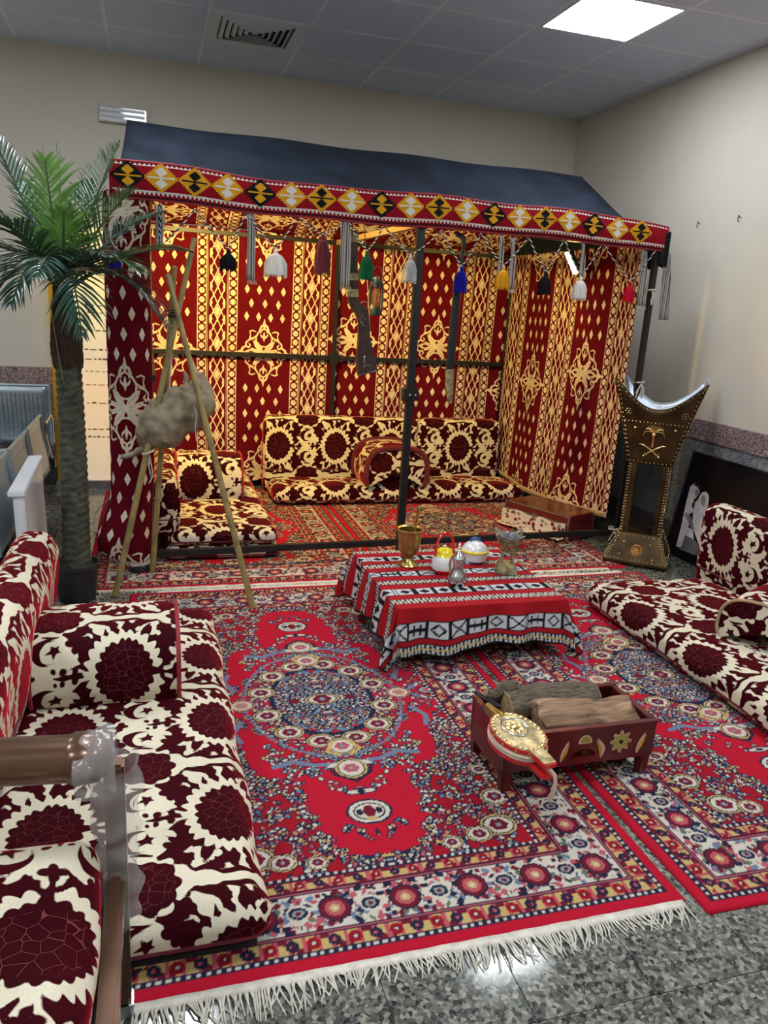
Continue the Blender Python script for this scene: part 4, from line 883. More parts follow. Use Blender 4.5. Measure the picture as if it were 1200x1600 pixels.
# ---------------------------------------------------------------- floor seating in flocked damask
DF, DV = damask_field()
def damask(u, v): return {'sdf': DF.sample(u, v), 'vein': (DV.sample(u, v) < 0).astype(float)}
def mattress(name, label, cat, loc, rz, dx, dy, dz, step, u0=0., v0=0., r=.05, puff=.02, seed=0, swap=False, rx=0., ry=0., base=None, lean=None):
    """soft block, length along local x; loc is the centre of its underside"""
    V, F, U = soft_box(dx, dy, dz, r, step); hx, hy = dx / 2, dy / 2
    top = np.clip(V[:, 2] / dz, 0, 1); W = (1 - (V[:, 0] / hx) ** 6) * (1 - (V[:, 1] / hy) ** 6)
    V = V.copy(); V[:, 2] += puff * W * top + .006 * lowfreq(V[:, :2], 9, seed) * top * np.clip(W * 3, 0, 1)
    side = np.sin(np.clip(V[:, 2] / dz, 0, 1) * math.pi); V[:, 1] += np.sign(V[:, 1]) * .010 * side * (np.abs(V[:, 1]) / hy) ** 6 * (1 + .6 * np.sin(V[:, 0] * 13 + seed)); V[:, 0] += np.sign(V[:, 0]) * .008 * side * (np.abs(V[:, 0]) / hx) ** 6
    u, v = U[:, 0] + u0, U[:, 1] + v0
    if swap: u, v = -v, u
    t = thing(name, label, cat, loc); Vw = xform(V, loc, rz, rx, ry)
    np_mesh('cover', Vw, F, damask(u, v), M['velvet'], t)
    # stitched piping along the upper long edges and ends
    m = MB(); rr = r * .42; zz = dz - rr * .8
    rect = []
    for a, b in ((-1, -1), (1, -1), (1, 1), (-1, 1)):
        cxn, cyn = a * (hx - r), b * (hy - r); a0 = {(-1, -1): math.pi, (1, -1): 1.5 * math.pi, (1, 1): 0, (-1, 1): .5 * math.pi}[(a, b)]
        for k in range(5): q = a0 + math.pi / 2 * k / 4; rect.append((cxn + r * 1.10 * math.cos(q), cyn + r * 1.10 * math.sin(q), dz * .30))
    P = xform(np.array(rect), loc, rz, rx, ry); m.tube([tuple(p) for p in P], .0055, 6, closed=True); m.build('piping', M['maroon'], t)
    return t
def arm_cushion(label, loc, rz, L, W, H, step, u0=0., v0=0., pipe='red_pipe', pr=.0075):
    """half-round bolster: profile in local y-z swept along local x, flat ends edged with piping"""
    n = 60; hw = W / 2; rc = min(hw, H) * .80
    prof = [(-hw * .94, .0), (-hw, H * .12)]
    for k in range(n + 1):
        a = math.pi - math.pi * k / n; e = .62
        c, s = math.cos(a), math.sin(a); prof.append((hw * 1.03 * math.copysign(abs(c) ** e, c), H * .22 + H * .78 * abs(s) ** e))
    prof += [(hw, H * .12), (hw * .94, 0)]
    P = np.array(prof); d = np.r_[0, np.cumsum(np.hypot(*np.diff(P, axis=0).T))]; ns = max(20, int(d[-1] / step)); s = np.linspace(0, d[-1], ns)
    py, pz = np.interp(s, d, P[:, 0]), np.interp(s, d, P[:, 1]); nxm = max(8, int(L / step)); x = np.linspace(-L / 2, L / 2, nxm)
    Xg, I = np.meshgrid(x, np.arange(ns)); bul = 1 + .05 * (1 - (2 * Xg / L) ** 4)
    V = np.stack([Xg, py[I] * bul, pz[I] * bul], -1).reshape(-1, 3); Fq = quads(ns, nxm); u = Xg.ravel() + u0; v = (s[I] - d[-1] / 2).ravel() + v0
    for e in (-1, 1):
        nk = max(6, int(hw / step)); K, I2 = np.meshgrid(np.linspace(1, .02, nk), np.arange(ns)); b = len(V)
        E = np.stack([np.full(K.shape, e * L / 2) + e * .012 * (1 - K ** 2), py[I2] * K, H * .4 + (pz[I2] - H * .4) * K], -1).reshape(-1, 3); q = quads(ns, nk, b)
        V = np.concatenate([V, E]); Fq = np.concatenate([Fq, q if e > 0 else q[:, ::-1]]); u = np.r_[u, E[:, 1] * 1.0 + .1]; v = np.r_[v, E[:, 2] + .05]
    t = thing('armrest_cushion', label, 'cushion', loc); np_mesh('cover', xform(V, loc, rz), Fq, damask(u, v), M['velvet'], t)
    for e in (-1, 1):
        Q = xform(np.stack([np.full(ns, e * L / 2), py * 1.02, pz * 1.02], -1)[::3], loc, rz); MB().tube([tuple(p) for p in Q], pr, 7).build('piping', M[pipe], t)
    return t
PI = math.pi
# left side of the rug
mattress('floor_mattress', 'long maroon and cream damask floor mattress along the left edge of the front rug', 'mattress', (-.115, 2.40, .030), PI / 2, 1.84, .70, .115, .0062, u0=.58, v0=.295, swap=True, r=.05, puff=.022, seed=1)
o = MB().box(-.44, .215, 1.50, 3.28, .0135, .0295).build('mattress_base', M['dark_hole'], None, smooth=0); tag(o, 'thin black board under the front left mattress', 'board')
mattress('backrest_cushion', 'tall maroon damask backrest cushion behind the front left mattress', 'cushion', (-.505, 2.42, .145), PI / 2, 1.80, .17, .385, .0075, u0=.1, v0=.28, r=.075, puff=.02, seed=2, rx=.10)
arm_cushion('damask armrest cushion with a large bloom lying on the front left mattress', (-.165, 2.66, .168), 0, .465, .42, .225, .0058, u0=-.06, v0=.0 - .205, pipe='red_pipe')
# right side
mattress('floor_mattress', 'maroon and cream damask floor mattress along the right wall', 'mattress', (2.575, 2.62, .0125), PI / 2, 1.52, .74, .135, .0066, u0=.15, v0=.1, swap=True, r=.05, puff=.018, seed=3)
mattress('backrest_cushion', 'damask backrest cushion on edge behind the right mattress', 'cushion', (3.10, 2.85, .0125), PI / 2, 1.42, .17, .515, .0075, u0=-.02, v0=.21, r=.07, puff=.015, seed=4, rx=-.06)
arm_cushion('damask armrest cushion with tan piping on the right mattress', (2.69, 2.53, .165), .45, .44, .40, .20, .0066, u0=.2, v0=.1, pipe='tan_pipe')
# inside the tent
mattress('floor_mattress', 'low damask floor mattress along the back of the tent', 'mattress', (1.885, 5.755, .0125), 0, 2.05, .42, .125, .0085, u0=.1, v0=.12, r=.05, puff=.02, seed=5)
bl, br = yp(412, 700, 6.02)[0], yp(645, 700, 6.02)[0]
mattress('backrest_cushion', 'damask backrest cushion at the back of the tent, left of the centre pole', 'cushion', ((bl + br) / 2 + .01, 6.045, .02), 0, br - bl + .02, .15, .595, .0085, u0=(br - bl) / 2 - .10, v0=-.18, r=.045, puff=.01, seed=6)
b2 = yp(776, 700, 6.02)[0]
mattress('backrest_cushion', 'damask backrest cushion at the back of the tent, right of the centre pole', 'cushion', ((br + b2) / 2 + .015, 6.06, .02), 0, b2 - br - .01, .15, .585, .0085, u0=.0, v0=-.18, r=.045, puff=.01, seed=7)
arm_cushion('rounded damask armrest cushion in the middle of the back mattress', (yp(607, 730, 5.75)[0], 5.72, .155), PI / 2 + .0, .40, .47, .30, .0085, u0=.1, v0=.0, pipe='maroon', pr=.022)
mattress('floor_mattress', 'damask floor mattress along the left side of the tent', 'mattress', (.385, 5.22, .085), PI / 2, 1.70, .62, .105, .0085, u0=.0, v0=.0, swap=True, r=.045, puff=.02, seed=8)
mattress('floor_mattress', 'dark damask mattress stacked beneath the left tent mattress', 'mattress', (.385, 5.22, .0125), PI / 2, 1.72, .64, .075, .0095, u0=.2, v0=.1, swap=True, r=.03, puff=.0, seed=9)
mattress('backrest_cushion', 'maroon edged backrest cushion standing along the left side of the tent', 'cushion', (.060, 5.06, .165), PI / 2, 1.42, .13, .32, .009, u0=.1, v0=.3, r=.045, puff=.01, seed=10)
arm_cushion('dark damask armrest cushion on the left tent mattress', (.345, 5.16, .212), 0, .42, .36, .27, .0085, u0=.1, v0=-.2, pipe='red_pipe')
# ---------------------------------------------------------------- low table, its cloth and what stands on it
TX0, TX1, TY0, TY1, TZ = .975, 1.755, 2.855, 3.60, .278
t = thing('low_table', 'low square table hidden under the striped red cloth', 'table', ((TX0 + TX1) / 2, (TY0 + TY1) / 2, 0))
MB().box(TX0 + .012, TX1 - .012, TY0 + .012, TY1 - .012, TZ - .030, TZ - .004).build('table_top', M['redwood'], t, bevel=.004)
for a in (TX0 + .06, TX1 - .06):
    for b in (TY0 + .06, TY1 - .06): MB().box(a - .02, a + .02, b - .02, b + .02, .012, TZ - .03).build('leg', M['redwood'], t, bevel=.003)
E_ = .222; st = .0052
na, nb = int((TX1 - TX0 + 2 * E_) / st), int((TY1 - TY0 + 2 * E_) / st)
A, B = np.meshgrid(np.linspace(TX0 - E_, TX1 + E_, na), np.linspace(TY0 - E_, TY1 + E_, nb))
qx, qy = np.clip(A, TX0, TX1), np.clip(B, TY0, TY1); dx, dy = A - qx, B - qy; e = np.hypot(dx, dy); n1, n2 = dx / np.maximum(e, 1e-6), dy / np.maximum(e, 1e-6)
ang = np.arctan2(B - (TY0 + TY1) / 2, A - (TX0 + TX1) / 2); run = np.where(np.abs(n1) > np.abs(n2), B, A)
corner = np.minimum(np.abs(n1), np.abs(n2)) * 1.9
rip = (.016 * np.sin(run * 21 + 1.) + .010 * np.sin(run * 37 + 2)) * np.clip(e / .12, 0, 1) * (1 - .6 * corner) + corner * .030 * np.sin(np.arctan2(n2, n1) * 9) * np.clip(e / .15, 0, 1)
drop = np.maximum(e - .012, 0); zq = TZ + .004 - drop * .94
over = np.maximum(.016 - zq, 0); zq = np.maximum(zq, .016 + .004 * np.sin(A * 40) * np.sin(B * 33)); out = np.minimum(e, .012) + drop * (.14 + .10 * corner) + np.maximum(rip, -.5 * drop * .3 - .002) + over * .8
Px, Py = qx + n1 * out, qy + n2 * out
zq = zq + np.where(e < 1e-6, .0015 * np.sin(A * 19 + B * 7) * np.sin(B * 23), 0) + np.where(e > 0, .02 * np.sin(run * 8 + 2.2) * np.clip(drop / .2, 0, 1) * (1 - np.clip(corner, 0, 1)), 0)
bq = B - (TY0 - E_)                                 # distance from the front hem
RED, WHT, BLK, YEL = np.array((.36, .010, .016)), np.array((.55, .58, .62)), np.array((.010, .010, .014)), np.array((.60, .42, .06))
Cc = np.empty(A.shape + (3,)); Cc[:] = RED
def comb(b0, w=.046):
    f = (bq - b0) / w; m = (f > 0) & (f < 1); Cc[m] = BLK
    tooth = ((A / .0185 + .30 * f) % 1) < .52; Cc[m & tooth & ((f < .44) & (f > .05) | (f > .56) & (f < .95))] = WHT
    Cc[m & (np.abs(f - .5) < .065)] = YEL
def geo(b0, w=.068, kind=0):
    f = (bq - b0) / w; m = (f > 0) & (f < 1); Cc[m] = BLK; g = m & (f > .04) & (f < .96); Cc[g] = WHT
    c = A / .092; k = np.floor(c); t_ = c - k - .5; r = np.abs(f - .5)
    if kind == 0:
        dm = np.abs(t_) / .30 + r / .33; Cc[g & (dm < 1)] = BLK; Cc[g & (np.abs(np.abs(t_) - .42) < .05)] = BLK; Cc[g & (np.abs(np.abs(t_) - .5) < .02)] = BLK
    else:
        p = k % 3; dm = np.abs(t_) / .36 + r / .40
        Cc[g & (p == 0) & (dm < 1) & (dm > .62)] = BLK; Cc[g & (p == 1) & (np.abs(np.abs(t_) * .95 - r) < .07)] = BLK; Cc[g & (p == 2) & ((np.abs(np.abs(t_) - .18) < .05) | (r < .09)) & (r < .34)] = BLK
        Cc[g & (np.abs(np.abs(t_) - .46) < .035)] = BLK; Cc[g & (p == 2) & (dm < .25)] = BLK
comb(.008, .040); geo(.072, .076, 1); comb(.262, .050); geo(.360, .074, 0); comb(.490, .050); geo(.595, .066, 1); comb(.720, .050); geo(.815, .07, 0); comb(.940, .045); geo(1.03, .07, 1)
hemm = (bq < .007) | (B > TY1 + E_ - .007); Cc[hemm] = BLK; Cc[(A < TX0 - E_ + .006) | (A > TX1 + E_ - .006)] = BLK
tc = thing('tablecloth', 'red tablecloth with black and white woven bands draped over the low table', 'tablecloth', ((TX0 + TX1) / 2, (TY0 + TY1) / 2, .006))
np_mesh('cloth', np.stack([Px, Py, zq], -1).reshape(-1, 3), quads(nb, na), {'col': Cc.reshape(-1, 3)}, M['cloth'], tc, thick=.003)
ZTOP = TZ + .0065
# brass mortar and pestle
p = zp(637, 883, ZTOP); t = thing('mortar', 'brass goblet shaped mortar on the back left of the table', 'mortar', p)
S = .001 * 2.85
pr = [(0, 0), (17, 0), (18, 2), (16, 5), (9, 9), (7, 13), (8, 17), (14, 21), (17.5, 28), (19.5, 45), (20.5, 60), (22.5, 63), (23, 65), (22, 66), (19, 64), (17.5, 45), (14, 26), (0, 23)]
MB(frame_at(p)).lathe([(r * S, z * S) for r, z in pr], n=36, cap=False).build('cup', M['brass'], t)
a = np.array(p) + (.012, .0, 24 * S); b = yp(656, 790, p[1] + .02); t2 = thing('pestle', 'brass pestle leaning out of the mortar', 'pestle', a)
d = b - a; MB().tube([tuple(a + d * f) for f in (0, .08, .12, .5, .86, .88, .97, 1)], [.010, .010, .006, .0055, .0065, .009, .009, .006], 14).build('rod', M['brass'], t2)
# enamel teapot
p = zp(692, 893, ZTOP); S = .00265; t = thing('teapot', 'white enamel teapot with yellow lid and red hoop handle', 'teapot', p)
MB(frame_at(p)).lathe([(r * S, z * S) for r, z in [(0, 0), (17, 0), (20, 3), (22, 12), (21.5, 24), (18, 32), (14, 36)]], n=36, cap=False).build('body', M['enamel'], t)
MB(frame_at(p)).lathe([(r * S, z * S) for r, z in [(17.2, -.2), (20.3, 2.8), (21.4, 7), (21.0, 7.3)]], n=36, cap=False).build('red_base_band', M['red_enamel'], t)
MB(frame_at(p)).lathe([(r * S, z * S) for r, z in [(18.6, 31.4), (15, 36.2), (14.5, 37), (15, 38), (13, 42), (7, 45.5), (0, 46.5)]], n=36, cap=False).build('lid', M['yellow'], t)
MB(frame_at(p)).ball((0, 0, 48 * S), .008).build('lid_knob', M['enamel'], t)
MB(frame_at(p, .2)).tube([(19 * S * math.cos(q) * (1 + .12 * math.sin(q)), 0, 34 * S + 40 * S * math.sin(q)) for q in np.linspace(-.05, PI + .05, 20)], .0068, 9).build('handle', M['red_enamel'], t)
MB(frame_at(p, -.35)).tube([(18 * S, 0, 12 * S), (26 * S, 0, 20 * S), (30 * S, 0, 31 * S), (34 * S, 0, 38 * S)], [.018, .014, .010, .008], 12).build('spout', M['red_enamel'], t)
# enamel pot with lid
p = zp(740, 876, ZTOP); S = .00265; t = thing('enamel_pot', 'white enamel casserole pot with yellow rim and blue knob', 'pot', p)
MB(frame_at(p)).lathe([(r * S, z * S) for r, z in [(0, 0), (19, 0), (23, 4), (24.5, 14), (25, 20)]], n=36, cap=False).build('body', M['enamel'], t)
MB(frame_at(p)).lathe([(r * S, z * S) for r, z in [(19.2, -.1), (22.8, 3.0), (22.6, 3.6)]], n=36, cap=False).build('blue_base_line', M['blue_enamel'], t)
MB(frame_at(p)).lathe([(r * S, z * S) for r, z in [(25, 19.5), (27, 20.5), (27, 22.5), (24.5, 24)]], n=36, cap=False).build('rim', M['yellow'], t)
MB(frame_at(p)).lathe([(r * S, z * S) for r, z in [(24.6, 23.8), (21, 31), (14, 37), (6, 40), (0, 40.5)]], n=36, cap=False).build('lid', M['enamel'], t)
MB(frame_at(p)).tube([(-9 * S, 0, 39 * S), (-8 * S, 0, 43.5 * S), (0, 0, 45 * S), (8 * S, 0, 43.5 * S), (9 * S, 0, 39 * S)], .0075, 8).build('lid_handle', M['blue_enamel'], t)
for q in (-.35, PI - .35):
    fm = frame_at(p, q); MB(fm).tube([(24 * S, -7 * S, 15 * S), (31 * S, -7 * S, 16 * S), (33.5 * S, 0, 16.5 * S), (31 * S, 7 * S, 16 * S), (24 * S, 7 * S, 15 * S)], .0055, 8, 1.3).build('side_handle', M['enamel'], t)
# silver coffee pot
p = zp(713, 914, ZTOP); S = .0024; t = thing('coffee_pot', 'polished silver Arabic coffee pot with domed lid and curved beak', 'coffee pot', p)
MB(frame_at(p)).lathe([(r * S, z * S) for r, z in [(0, 0), (14, 0), (15, 2), (17.5, 8), (18, 15), (15.5, 23), (11, 30), (9.5, 38), (11.5, 48), (13.5, 53), (13.8, 55)]], n=36, cap=False).build('body', M['silver'], t)
lid = MB(frame_at(p)).lathe([(r * S, z * S) for r, z in [(14, 55), (13, 58), (8, 63), (4, 68), (2, 72), (3.5, 75), (2, 78), (3, 80), (1.5, 83), (0, 86)]], n=30, cap=False).build('lid', M['silver'], t)
MB(frame_at(p, -1.2)).tube([(9 * S, 0, 46 * S), (16 * S, 0, 50 * S), (22 * S, 0, 52.5 * S), (26 * S, 0, 51 * S), (27 * S, 0, 47 * S)], [.011, .010, .0085, .006, .003], 10).build('beak', M['silver'], t)
MB(frame_at(p, 1.9)).tube([(10 * S, 0, 50 * S), (20 * S, 0, 48 * S), (24 * S, 0, 36 * S), (21 * S, 0, 22 * S), (16.5 * S, 0, 14 * S)], [.006, .006, .0065, .006, .005], 9).build('handle', M['silver'], t)
for q in range(9): a = q * 2 * PI / 9; MB(frame_at(p)).ball((17.4 * S * math.cos(a), 17.4 * S * math.sin(a), 9 * S), .0035, 8).build('stud', M['silver'], t)
# small fretwork incense burner
def fret_censer(p, rz, S, label):
    t = thing('incense_burner', label, 'incense burner', p); fm = frame_at(p, rz)
    def ring4(h, z, k=0): return [(-h, -h, z), (h, -h, z), (h, h, z), (-h, h, z)]
    m = MB(fm); m.put(ring4(19 * S, 0) + ring4(19 * S, 3 * S) + ring4(15 * S, 18 * S) + ring4(10 * S, 20 * S), [(3, 2, 1, 0)] + [(4 * j + i, 4 * j + (i + 1) % 4, 4 * j + 4 + (i + 1) % 4, 4 * j + 4 + i) for j in range(3) for i in range(4)] + [(12, 13, 14, 15)]); m.build('base', M['brass_pale'], t, bevel=.001)
    for a in range(4):
        c, s = math.cos(a * PI / 2), math.sin(a * PI / 2); m = MB(fm)
        for k in range(3): r = (5 - k * 1.4) * S; m.tube([(c * (17.6 - .3 * q) * S - s * r * math.cos(q * .55), s * (17.6 - .3 * q) * S + c * r * math.cos(q * .55), 9 * S + r * math.sin(q * .55)) for q in range(12)], .0016, 5, closed=False)
        m.build('relief', M['gold'], t)
        MB(fm).tube([((10 * c - 10 * s) * S, (10 * s + 10 * c) * S, 19 * S), ((9 * c - 9 * s) * S, (9 * s + 9 * c) * S, 32 * S), ((10.5 * c - 10.5 * s) * S, (10.5 * s + 10.5 * c) * S, 42 * S)], .0048, 8).build('column', M['brass_pale'], t)
        # pierced flaring wall with scooped rim
        rows = []
        for j in range(9):
            f = j / 8; h = (10.5 + 14 * f) * S; row = []
            for i in range(13):
                g = -1 + i / 6; z = (41 + 36 * f) * S - (8 * S * math.cos(g * 1.57) * f); row.append((c * h - s * h * g, s * h + c * h * g, z))
            rows.append(row)
        w = MB(fm); vs = [q for r in rows for q in r]; fs = []
        for j in range(8):
            for i in range(12):
                if j in (2, 5) and i % 3 == 1: continue
                fs.append((j * 13 + i, j * 13 + i + 1, (j + 1) * 13 + i + 1, (j + 1) * 13 + i))
        w.put(vs, fs); pw = w.build('pierced_wall', M['brass_pale'], t, thick=.003)
        MB(fm).tube(rows[-1], .0028, 6).build('rim', M['silver'], t)
        m = MB(fm); q = rows[4][6]; q2 = [x * 1.03 for x in q[:2]]
        for k in range(6): a2 = k * PI / 3; m.ball((q2[0] - s * 4 * S * math.cos(a2), q2[1] + c * 4 * S * math.cos(a2), q[2] + 4 * S * math.sin(a2)), .0038, 6)
        m.build('red_flower', M['red_enamel'], t)
    MB(fm).lathe([(0, 62 * S), (16 * S, 62 * S), (20 * S, 70 * S), (19.5 * S, 70 * S), (15 * S, 63 * S)], n=24, cap=False).build('coal_bowl', M['dado'], t)
    MB(fm).box(-12 * S, 12 * S, -12 * S, 12 * S, 40 * S, 43 * S).build('plate', M['brass_pale'], t)
M['brass_pale'] = mk('pale_brass', (.42, .37, .22), .55, .8, var=.3, ns=40, bump=.4, bs=90)
fret_censer(zp(790, 893, ZTOP), -.35, .00265, 'small pale brass fretwork incense burner on the right of the table')
# ---------------------------------------------------------------- firewood tray
BX0, BX1, BY0, BY1, BZ = 1.045, 1.600, 1.935, 2.205, .205
t = thing('firewood_tray', 'dark red wooden firewood tray on legs painted with flowers and petals', 'tray', ((BX0 + BX1) / 2, (BY0 + BY1) / 2, 0))
th = .016
# front board with arched hand hole, drawn as one outline
zb = .085
hole = [(.29 + .045 * math.cos(a), zb + .026 + .028 * math.sin(a)) for a in np.linspace(PI, 0, 13)]
fr = ((BX0, BY0, 0), (1, 0, 0), (0, 0, 1), (0, 1, 0)); W_ = BX1 - BX0
m = MB(); m.prism([(0, zb), (.245, zb), (.245, BZ), (0, BZ)], 0, th, fr); m.prism([(.335, zb), (W_, zb), (W_, BZ), (.335, BZ)], 0, th, fr); m.prism([(.245, zb), (.335, zb), (.335, zb + .026), (.245, zb + .026)], 0, th, fr); m.prism([(.245, zb + .026)] + hole[1:-1] + [(.335, zb + .026), (.335, BZ), (.245, BZ)], 0, th, fr)
front = m.build('front_board', M['redwood'], t, smooth=0)
MB().box(BX0, BX1, BY1 - th, BY1, zb, BZ).build('back_board', M['redwood'], t, bevel=.002)
for x in (BX0, BX1 - th): MB().box(x, x + th, BY0 + th, BY1 - th, zb - .02, BZ).build('side_board', M['redwood'], t, bevel=.002)
MB().box(BX0 + th, BX1 - th, BY0 + th, BY1 - th, zb + .055, zb + .068).build('tray_floor', M['soot'], t, smooth=0)
for x in (BX0 + .001, BX1 - .041):
    for y in (BY0 + .001, BY1 - .041): MB().put([(x + (0 if i else .006), y, 0) if False else q for i, q in enumerate([(x + .005, y + .005, .010), (x + .035, y + .005, .010), (x + .035, y + .035, .010), (x + .005, y + .035, .010), (x, y, zb + .02), (x + .04, y, zb + .02), (x + .04, y + .04, zb + .02), (x, y + .04, zb + .02)])], [(3, 2, 1, 0), (4, 5, 6, 7), (0, 1, 5, 4), (1, 2, 6, 5), (2, 3, 7, 6), (3, 0, 4, 7)]).build('leg', M['redwood'], t, bevel=.003)
for a, b, c, d in ((BX0 - .004, BX1 + .004, BY0 - .004, BY0 + .02), (BX0 - .004, BX1 + .004, BY1 - .02, BY1 + .004), (BX0 - .004, BX0 + .02, BY0 + .02, BY1 - .02), (BX1 - .02, BX1 + .004, BY0 + .02, BY1 - .02)): MB().box(a, b, c, d, BZ, BZ + .012).build('rim_strip', M['redwood'], t, bevel=.002)
def paint(poly, mat, h=.0015): MB().prism(poly, -h, 0.0005, fr).build('painted_motif', mat, front, smooth=0)
M['olive'] = mk('olive_paint', (.34, .30, .06), .5); M['pinkp'] = mk('pink_paint', (.72, .52, .44), .5); M['orangep'] = mk('gold_paint', (.62, .34, .04), .5)
fcx, fcz = .425, .152
paint([(fcx + (.030 + .007 * math.cos(8 * a)) * math.cos(a) * 1.12, fcz + (.030 + .007 * math.cos(8 * a)) * math.sin(a) * 1.12) for a in np.linspace(0, 2 * PI, 64)[:-1]], M['pinkp'], .001)
paint([(fcx + (.030 + .007 * math.cos(8 * a)) * math.cos(a), fcz + (.030 + .007 * math.cos(8 * a)) * math.sin(a)) for a in np.linspace(0, 2 * PI, 64)[:-1]], M['olive'], .0018); paint([(fcx + .008 * math.cos(a), fcz + .008 * math.sin(a)) for a in np.linspace(0, 2 * PI, 16)[:-1]], M['soot'], .0026)
def petal(cx, cz, h, w, bend, mat, hh):
    up_ = [(cx + bend * (f ** 2) + w * math.sin(PI * f) * .5, cz + h * f) for f in np.linspace(0, 1, 12)]; dn = [(cx + bend * (f ** 2) - w * math.sin(PI * f) * .5 * .2, cz + h * f) for f in np.linspace(1, 0, 12)]
    paint(up_ + dn[1:-1], mat, hh)
for cx, bd in ((.105, -.012), (.205, .022), (.355, -.022), (.490, .026)):
    petal(cx, .100, .075, .034, bd, M['pinkp'], .001); petal(cx - .004 * (1 if bd < 0 else -1), .102, .066, .022, bd, M['orangep'], .0018)
paint([(.29 + .024 * math.cos(a), .166 + .024 * math.sin(a)) for a in np.linspace(-.25, PI + .25, 20)], M['pinkp'], .001); paint([(.29 + .019 * math.cos(a), .167 + .019 * math.sin(a)) for a in np.linspace(-.25, PI + .25, 20)], M['olive'], .0018)
# firewood
def log_mesh(pts, rads, mat, name, parent, seed, n=22, sx=1., lump=.16):
    rg = random.Random(seed); m = MB(); amp = [1 + lump * math.sin(3 * a + seed) * .5 + lump * math.sin(7 * a + 2 * seed) * .35 for a in np.linspace(0, 2 * PI, n + 1)[:-1]]
    P = [Vector(p) for p in pts]; vs = []; 
    for i, p in enumerate(P):
        tdir = (P[min(i + 1, len(P) - 1)] - P[max(i - 1, 0)]).normalized(); e1 = Vector((0, 0, 1)); e1 = (e1 - tdir * e1.dot(tdir)).normalized(); e2 = tdir.cross(e1)
        for k in range(n): a = 2 * PI * k / n; r = rads[i] * amp[k] * (1 + .05 * math.sin(i * 2.3 + k)); vs.append(p + e1 * math.cos(a) * r * sx + e2 * math.sin(a) * r)
    m.put(vs, [(i * n + k, i * n + (k + 1) % n, (i + 1) * n + (k + 1) % n, (i + 1) * n + k) for i in range(len(P) - 1) for k in range(n)]); b = m.build(name, mat, parent, smooth=50)
    for i in (0, len(P) - 1): MB().put([vs[i * n + k] for k in range(n)], [tuple(range(n))]).build('cut_end', M['cut'], b.parent, smooth=0, thick=.003)
    return b
lz = zb + .068
t = thing('firewood_log', 'grey barked log with a pale sawn end lying at the back of the tray', 'log', (1.30, 2.13, lz)); log_mesh([(1.13 + .35 * f, 2.115 + .02 * f, lz + .062 + .006 * math.sin(5 * f)) for f in np.linspace(0, 1, 9)], [.050, .052, .052, .054, .054, .052, .053, .052, .046], M['bark'], 'bark', t, 3)
t = thing('firewood_log', 'split brown log with open wood grain at the front of the tray', 'log', (1.36, 2.02, lz))
rows = []
for i in range(19):
    f = i / 18; x = 1.200 + .345 * f; y = 2.03 - .012 * f + .004 * math.sin(9 * f); dz = .009 * math.sin(6 * f) + .004 * math.sin(15 * f)
    rows.append([(x + .012 * math.sin(k * 2.1), y - .055 + (.10 * q), lz + .004 + z + dz) for k, (q, z) in enumerate([(0, .02), (.02, .055), (.25, .080), (.5, .092), (.8, .098), (1.0, .090), (1.04, .05), (.9, .008), (.4, .0), (.1, .004)])])
MB().grid(rows, closed=True).put(rows[0], [tuple(range(10))]).put(rows[-1], [tuple(range(10))]).build('split_wood', M['split'], t, smooth=40)
m = MB(); m.tube([(1.36 + .02 * f, 1.974 + .075 * f, lz + .072 + .034 * f ** .6) for f in np.linspace(0, 1, 8)], .0012, 4); m.build('wire', M['black_metal'], t)
t = thing('firewood_branch', 'short knobbly branch poking over the back left of the tray', 'branch', (1.12, 2.17, lz)); log_mesh([(1.08, 2.175, lz + .085), (1.11, 2.165, lz + .078), (1.14, 2.15, lz + .115), (1.18, 2.145, lz + .118)], [.018, .022, .026, .020], M['bark'], 'bark', t, 5, 12, lump=.3)
t = thing('fire_tongs', 'thin black fire tongs reaching over the back left of the tray', 'tongs', (1.08, 2.2, BZ)); a, b = np.array((1.10, 2.10, BZ + .02)), zp(740, 1080, .24)
for s in (-1, 1): MB().tube([tuple(a + (b - a) * f + np.array([s * (.004 + .004 * math.sin(3 * f)), 0, 0])) for f in np.linspace(0, 1, 6)], .0035, 6).build('arm', M['black_metal'], t)
# bellows lying across the tray's front corner
c0 = zp(808, 1150, .255); hA = zp(862, 1203, .245); nz_ = zp(768, 1108, .265)
ax = np.array(hA) - np.array(nz_); ax[2] = 0; ang = math.atan2(ax[1], ax[0]); cc = (np.array(hA) + np.array(nz_)) / 2; cc[2] = .222
fm = frame_at((c0[0], c0[1], .222), ang, 0, .06)
t = thing('bellows', 'hand bellows with embossed brass face and red boards resting on the tray', 'bellows', (c0[0], c0[1], .222))
def oval(k, hand=True):
    P = []
    for a in np.linspace(0, 2 * PI, 60)[:-1]:
        x, y = .105 * k * math.cos(a), .080 * k * math.sin(a)
        x -= .0
        P.append((x, y))
    if hand:      # add the grip on the +x side and the snout on -x
        P = [q for q in P if not (q[0] > .094 * k)]; i = max(range(len(P)), key=lambda j: math.hypot(P[j][0] - P[j - 1][0], P[j][1] - P[j - 1][1]))
        P = P[i:] + P[:i]; P = P + [(.100 * k, -.024), (.165, -.022), (.170, -.018), (.170, .018), (.165, .022), (.100 * k, .024)] if P[-1][1] < 0 else P + [(.100 * k, .024), (.165, .022), (.170, .018), (.170, -.018), (.165, -.022), (.100 * k, -.024)]
    return P
MB(fm).prism(oval(1), 0, .012).build('lower_board', M['red_enamel'], t, smooth=0)
o1 = oval(1, False); rows = []
for j, (k, z) in enumerate(((.99, .012), (1.03, .018), (.97, .022), (1.04, .028), (.97, .033), (1.0, .038))): rows.append([(x * k, y * k, z) for x, y in o1])
MB(fm).grid(rows, closed=True).build('leather_folds', M['cream_leather'], t)
